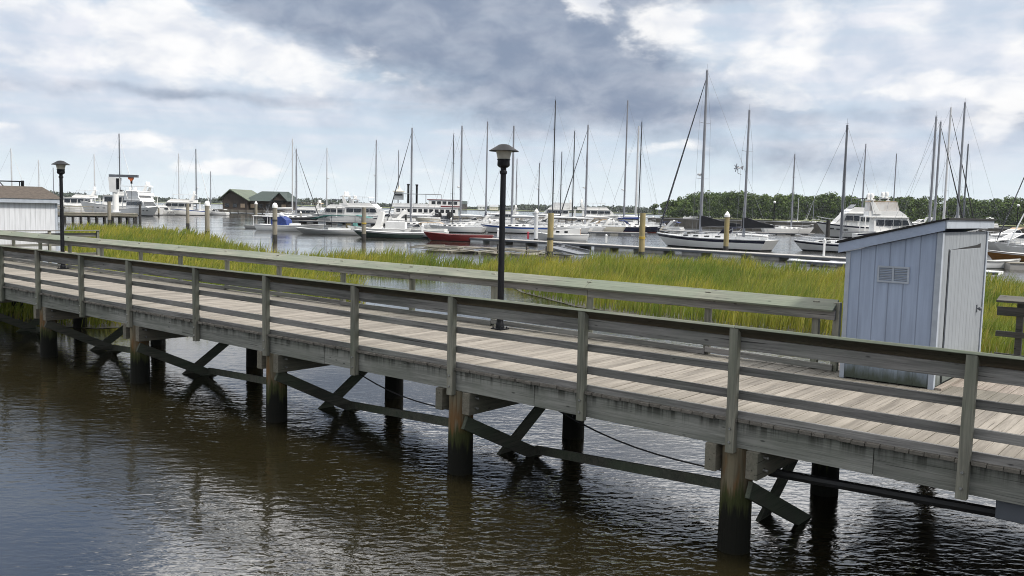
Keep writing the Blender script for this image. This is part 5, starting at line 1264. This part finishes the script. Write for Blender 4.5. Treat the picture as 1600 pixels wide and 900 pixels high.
# collapsed old dock among the reeds
def old_dock():
    a, b = at_z(650, 391, .1), at_z(900, 402, .1); d = b-a; L = d.length
    S = thing('old_dock', 'broken silvery timber dock lying low at the marsh edge', 'dock', (a.x, a.y, 0), math.atan2(d.y, d.x))
    m = MB()
    for i in range(46):
        x = random.uniform(0, L*.92); y = random.uniform(-.6, 4.5); l = random.uniform(1.2, 4.0); an = random.gauss(0, .25)
        c = Vector((x, y, .16+random.random()*.32)); v = Vector((math.cos(an), math.sin(an), random.gauss(0, .03)))*l/2
        m.bar(c-v, c+v, random.uniform(.16, .4), .06)
    m.build('loose_plank', M_dockw, S)
    m = MB()
    for i in range(5): m.box2((L*(.05+.18*i), .4, -.2), (L*(.05+.18*i)+L*.15, 3.2, .12)); 
    m.build('dock_section', M_dockw, S)
    m = MB()
    for x in (L*.5, L*.68, L*.8): m.tube((x, 1.0, -.3), (x, 1.0, .9), .07, n=7)
    m.build('stake', M_piled, S)
old_dock()
a, b = at_z(862, 386, .75), at_z(912, 398, .35)
S = thing('gangway', 'short grey gangway sloping to the floating dock beside the yellow piling', 'gangway', a, math.atan2(b.y-a.y, b.x-a.x))
Lg = (Vector((b.x, b.y))-Vector((a.x, a.y))).length
m = MB(); m.bar((0, 0, 0), (Lg, 0, -.4), 1.2, .12); m.build('ramp', M_alud, S)
m = MB(); m.bar((0, -.62, .35), (Lg, -.62, -.05), .05, .05); m.bar((0, .62, .35), (Lg, .62, -.05), .05, .05); m.build('handrail', M_alu, S)

# ---------------------------------------------------------------- mooring piles
def pile(px, ytop, ybase, r, m_, label, cap=None, rope=None, zb=None, name='mooring_piling'):
    P = at_z(px, ybase, .06 if zb is None else zb); T = at_y(px+ (ybase-ytop)*.02, ytop, P.y); H = T.z
    S = thing(name, label, 'piling', (P.x, P.y, 0)); h = H-(r*2.2 if cap else 0)
    m = MB(); m.lathe([(r*1.06, -.8), (r*1.04, .6), (r*.98, h)], 14); m.build('shaft', m_, S, smooth=True)
    m = MB(); m.lathe([(r*1.03, -.7), (r*1.065, 0), (r*1.06, .65)], 14); m.build('tide_mark', M_piled, S, smooth=True)
    if cap == 'cone': m = MB(); m.lathe([(r*1.12, h-.04), (r*1.14, h+.18), (.02, h+r*2.3)], 14); m.build('cone_cap', M_white, S, smooth=True, ang=30)
    if cap == 'flat': m = MB(); m.lathe([(r*1.12, h-.05), (r*1.16, h+r*.9), (r*.7, h+r*1.7), (.02, h+r*2.0)], 14); m.build('dome_cap', M_white, S, smooth=True)
    if rope:
        m = MB()
        for dz in (0, .06, .13): m.lathe([(r*.98+.03, rope[0]+dz-.03), (r*.98+.05, rope[0]+dz), (r*.98+.03, rope[0]+dz+.03)], 14)
        m.build('rope', rope[1], S)
    return S
pile(171, 315, 349, .27, M_pilew, 'grey piling in front of the jib crane column')
pile(219, 319, 348, .19, M_piled, 'thin dark piling at the right end of the wooden pier')
pile(293.5, 318, 355, .24, M_pilew, 'grey piling left of the thicker capped piling near the marsh')
pile(324, 313, 369, .26, M_pilew, 'thicker grey piling with white cap at the marsh edge', cap='flat')
pile(400, 314, 341, .36, M_pilew, 'grey piling with white cone cap before the green roofs', cap='cone', zb=0)
pile(429.5, 316, 376, .25, M_pilew, 'grey piling with white cap and dark rope left of the skiff', cap='flat', rope=(2.1, M_roped), zb=0)
pile(568.5, 324, 374, .25, M_pilew, 'grey piling wrapped once with yellow rope', rope=(1.8, M_rope), zb=0)
pile(837, 326, 379, .22, M_pilewh, 'white plastic sleeved piling with cone cap behind the lamp', cap='cone', zb=.2)
pile(859, 333, 404, .24, M_piley, 'yellow pine piling with dark mooring rope right of the nearer lamp', rope=(1.6, M_roped))
pile(884.5, 340, 361, .26, M_piled, 'short black piling behind the cabin boat with orange door', zb=0)
pile(1002, 333, 404, .24, M_piley, 'yellow pine piling with yellow rope left of the ketch', rope=(1.75, M_rope))
pile(1134, 330, 390, .26, M_piley, 'yellow piling with tall white cone cap before the ketch', cap='cone', zb=.3)
pile(1293, 344, 372, .36, M_piled, 'thick black piling at the bow of the dark windowed motor yacht', zb=0)
pile(1219, 352, 362, .2, M_piled, 'stub of a dark piling by the plumb bowed sloop', zb=0)
pile(505, 322, 342, .2, M_pilew, 'short pale piling left of the white sedan cruiser', zb=0)
pile(634, 335, 354, .2, M_piled, 'dark piling in front of the excursion boat funnels', zb=0)
for px, y0, y1, lb in ((470, 330, 346, 'short white capped post left of the bare white masts'), (552, 333, 349, 'white capped post between the two sedan cruisers'), (705, 340, 358, 'white capped post beside the curved black mast'),
                      (765, 341, 359, 'white capped post left of the nearer lamp pole, middle dock'), (912, 343, 361, 'white capped post right of the speckled headsail foot'), (958, 343, 362, 'white capped post below the cream radar sloop'), (248, 322, 337, 'white capped post right of the flared bow yacht')):
    pile(px, y0, y1, .2, M_pilew, lb, cap='cone', zb=0)
for px, y0, y1, m_, lb in ((825, 362, 373.5, M_redpost, 'pinkish red power post on the floating dock'), (778, 357, 371, M_white2, 'white power post on the dock just left of the nearer lamp'), (947, 366, 379.5, M_white2, 'white power post on the dock left of the roped yellow piling'),
                           (1287, 372, 401, M_white2, 'white dock locker post by the sloop half hidden by the shed'), (660, 351, 366, M_white2, 'white power post behind the red rowing gig bow')):
    B0 = at_z(px, y1, .5); k = B0.y/1390; h = (y1-y0)*k
    S = thing('power_post', lb, 'dock post', B0)
    m = MB(); m.box2((-1.5*k, -1.5*k, 0), (1.5*k, 1.5*k, h*.8)); m.build('post', m_, S, bevel=.02); m = MB(); m.lathe([(2*k, h*.8), (2*k, h*.9), (.6*k, h)], 10); m.build('head', m_, S)
def dock_lamp(px, y0, y1, Y_, lb):
    P = at_y(px, y1, Y_); T = at_y(px, y0, Y_); S = thing('dock_lamp', lb, 'lamp', P); h = T.z-P.z; k = Y_/1390
    m = MB(); m.tube((0, 0, 0), (0, 0, h-2*k), .9*k, .7*k, 8); m.build('pole', M_black, S); m = MB(); m.sphere((0, 0, h-2*k), 2.1*k); m.build('globe', M_lampw, S, smooth=True)
dock_lamp(1209, 314, 345, 262, 'globe lamp on thin pole above the breakwater, before the woods')
dock_lamp(1588, 319, 364, 232, 'globe lamp on black pole at the right edge')
# ================================================================== air: thin even haze
def haze():
    m = bpy.data.materials.new('haze_air'); m.use_nodes = True; t = NT(m.node_tree); t.n.clear()
    o = t.node('ShaderNodeOutputMaterial'); v = t.node('ShaderNodeVolumePrincipled')
    v.inputs['Color'].default_value = (.86, .92, 1, 1); v.inputs['Density'].default_value = .00005; v.inputs['Anisotropy'].default_value = .2
    t.l.new(v.outputs[0], o.inputs['Volume'])
    mb = MB(); mb.box2((-2600, -180, -1), (2600, 2700, 45))
    h = mb.build('haze', m); tag(h, kind='stuff'); h.display_type = 'WIRE'
if HAZE: haze()
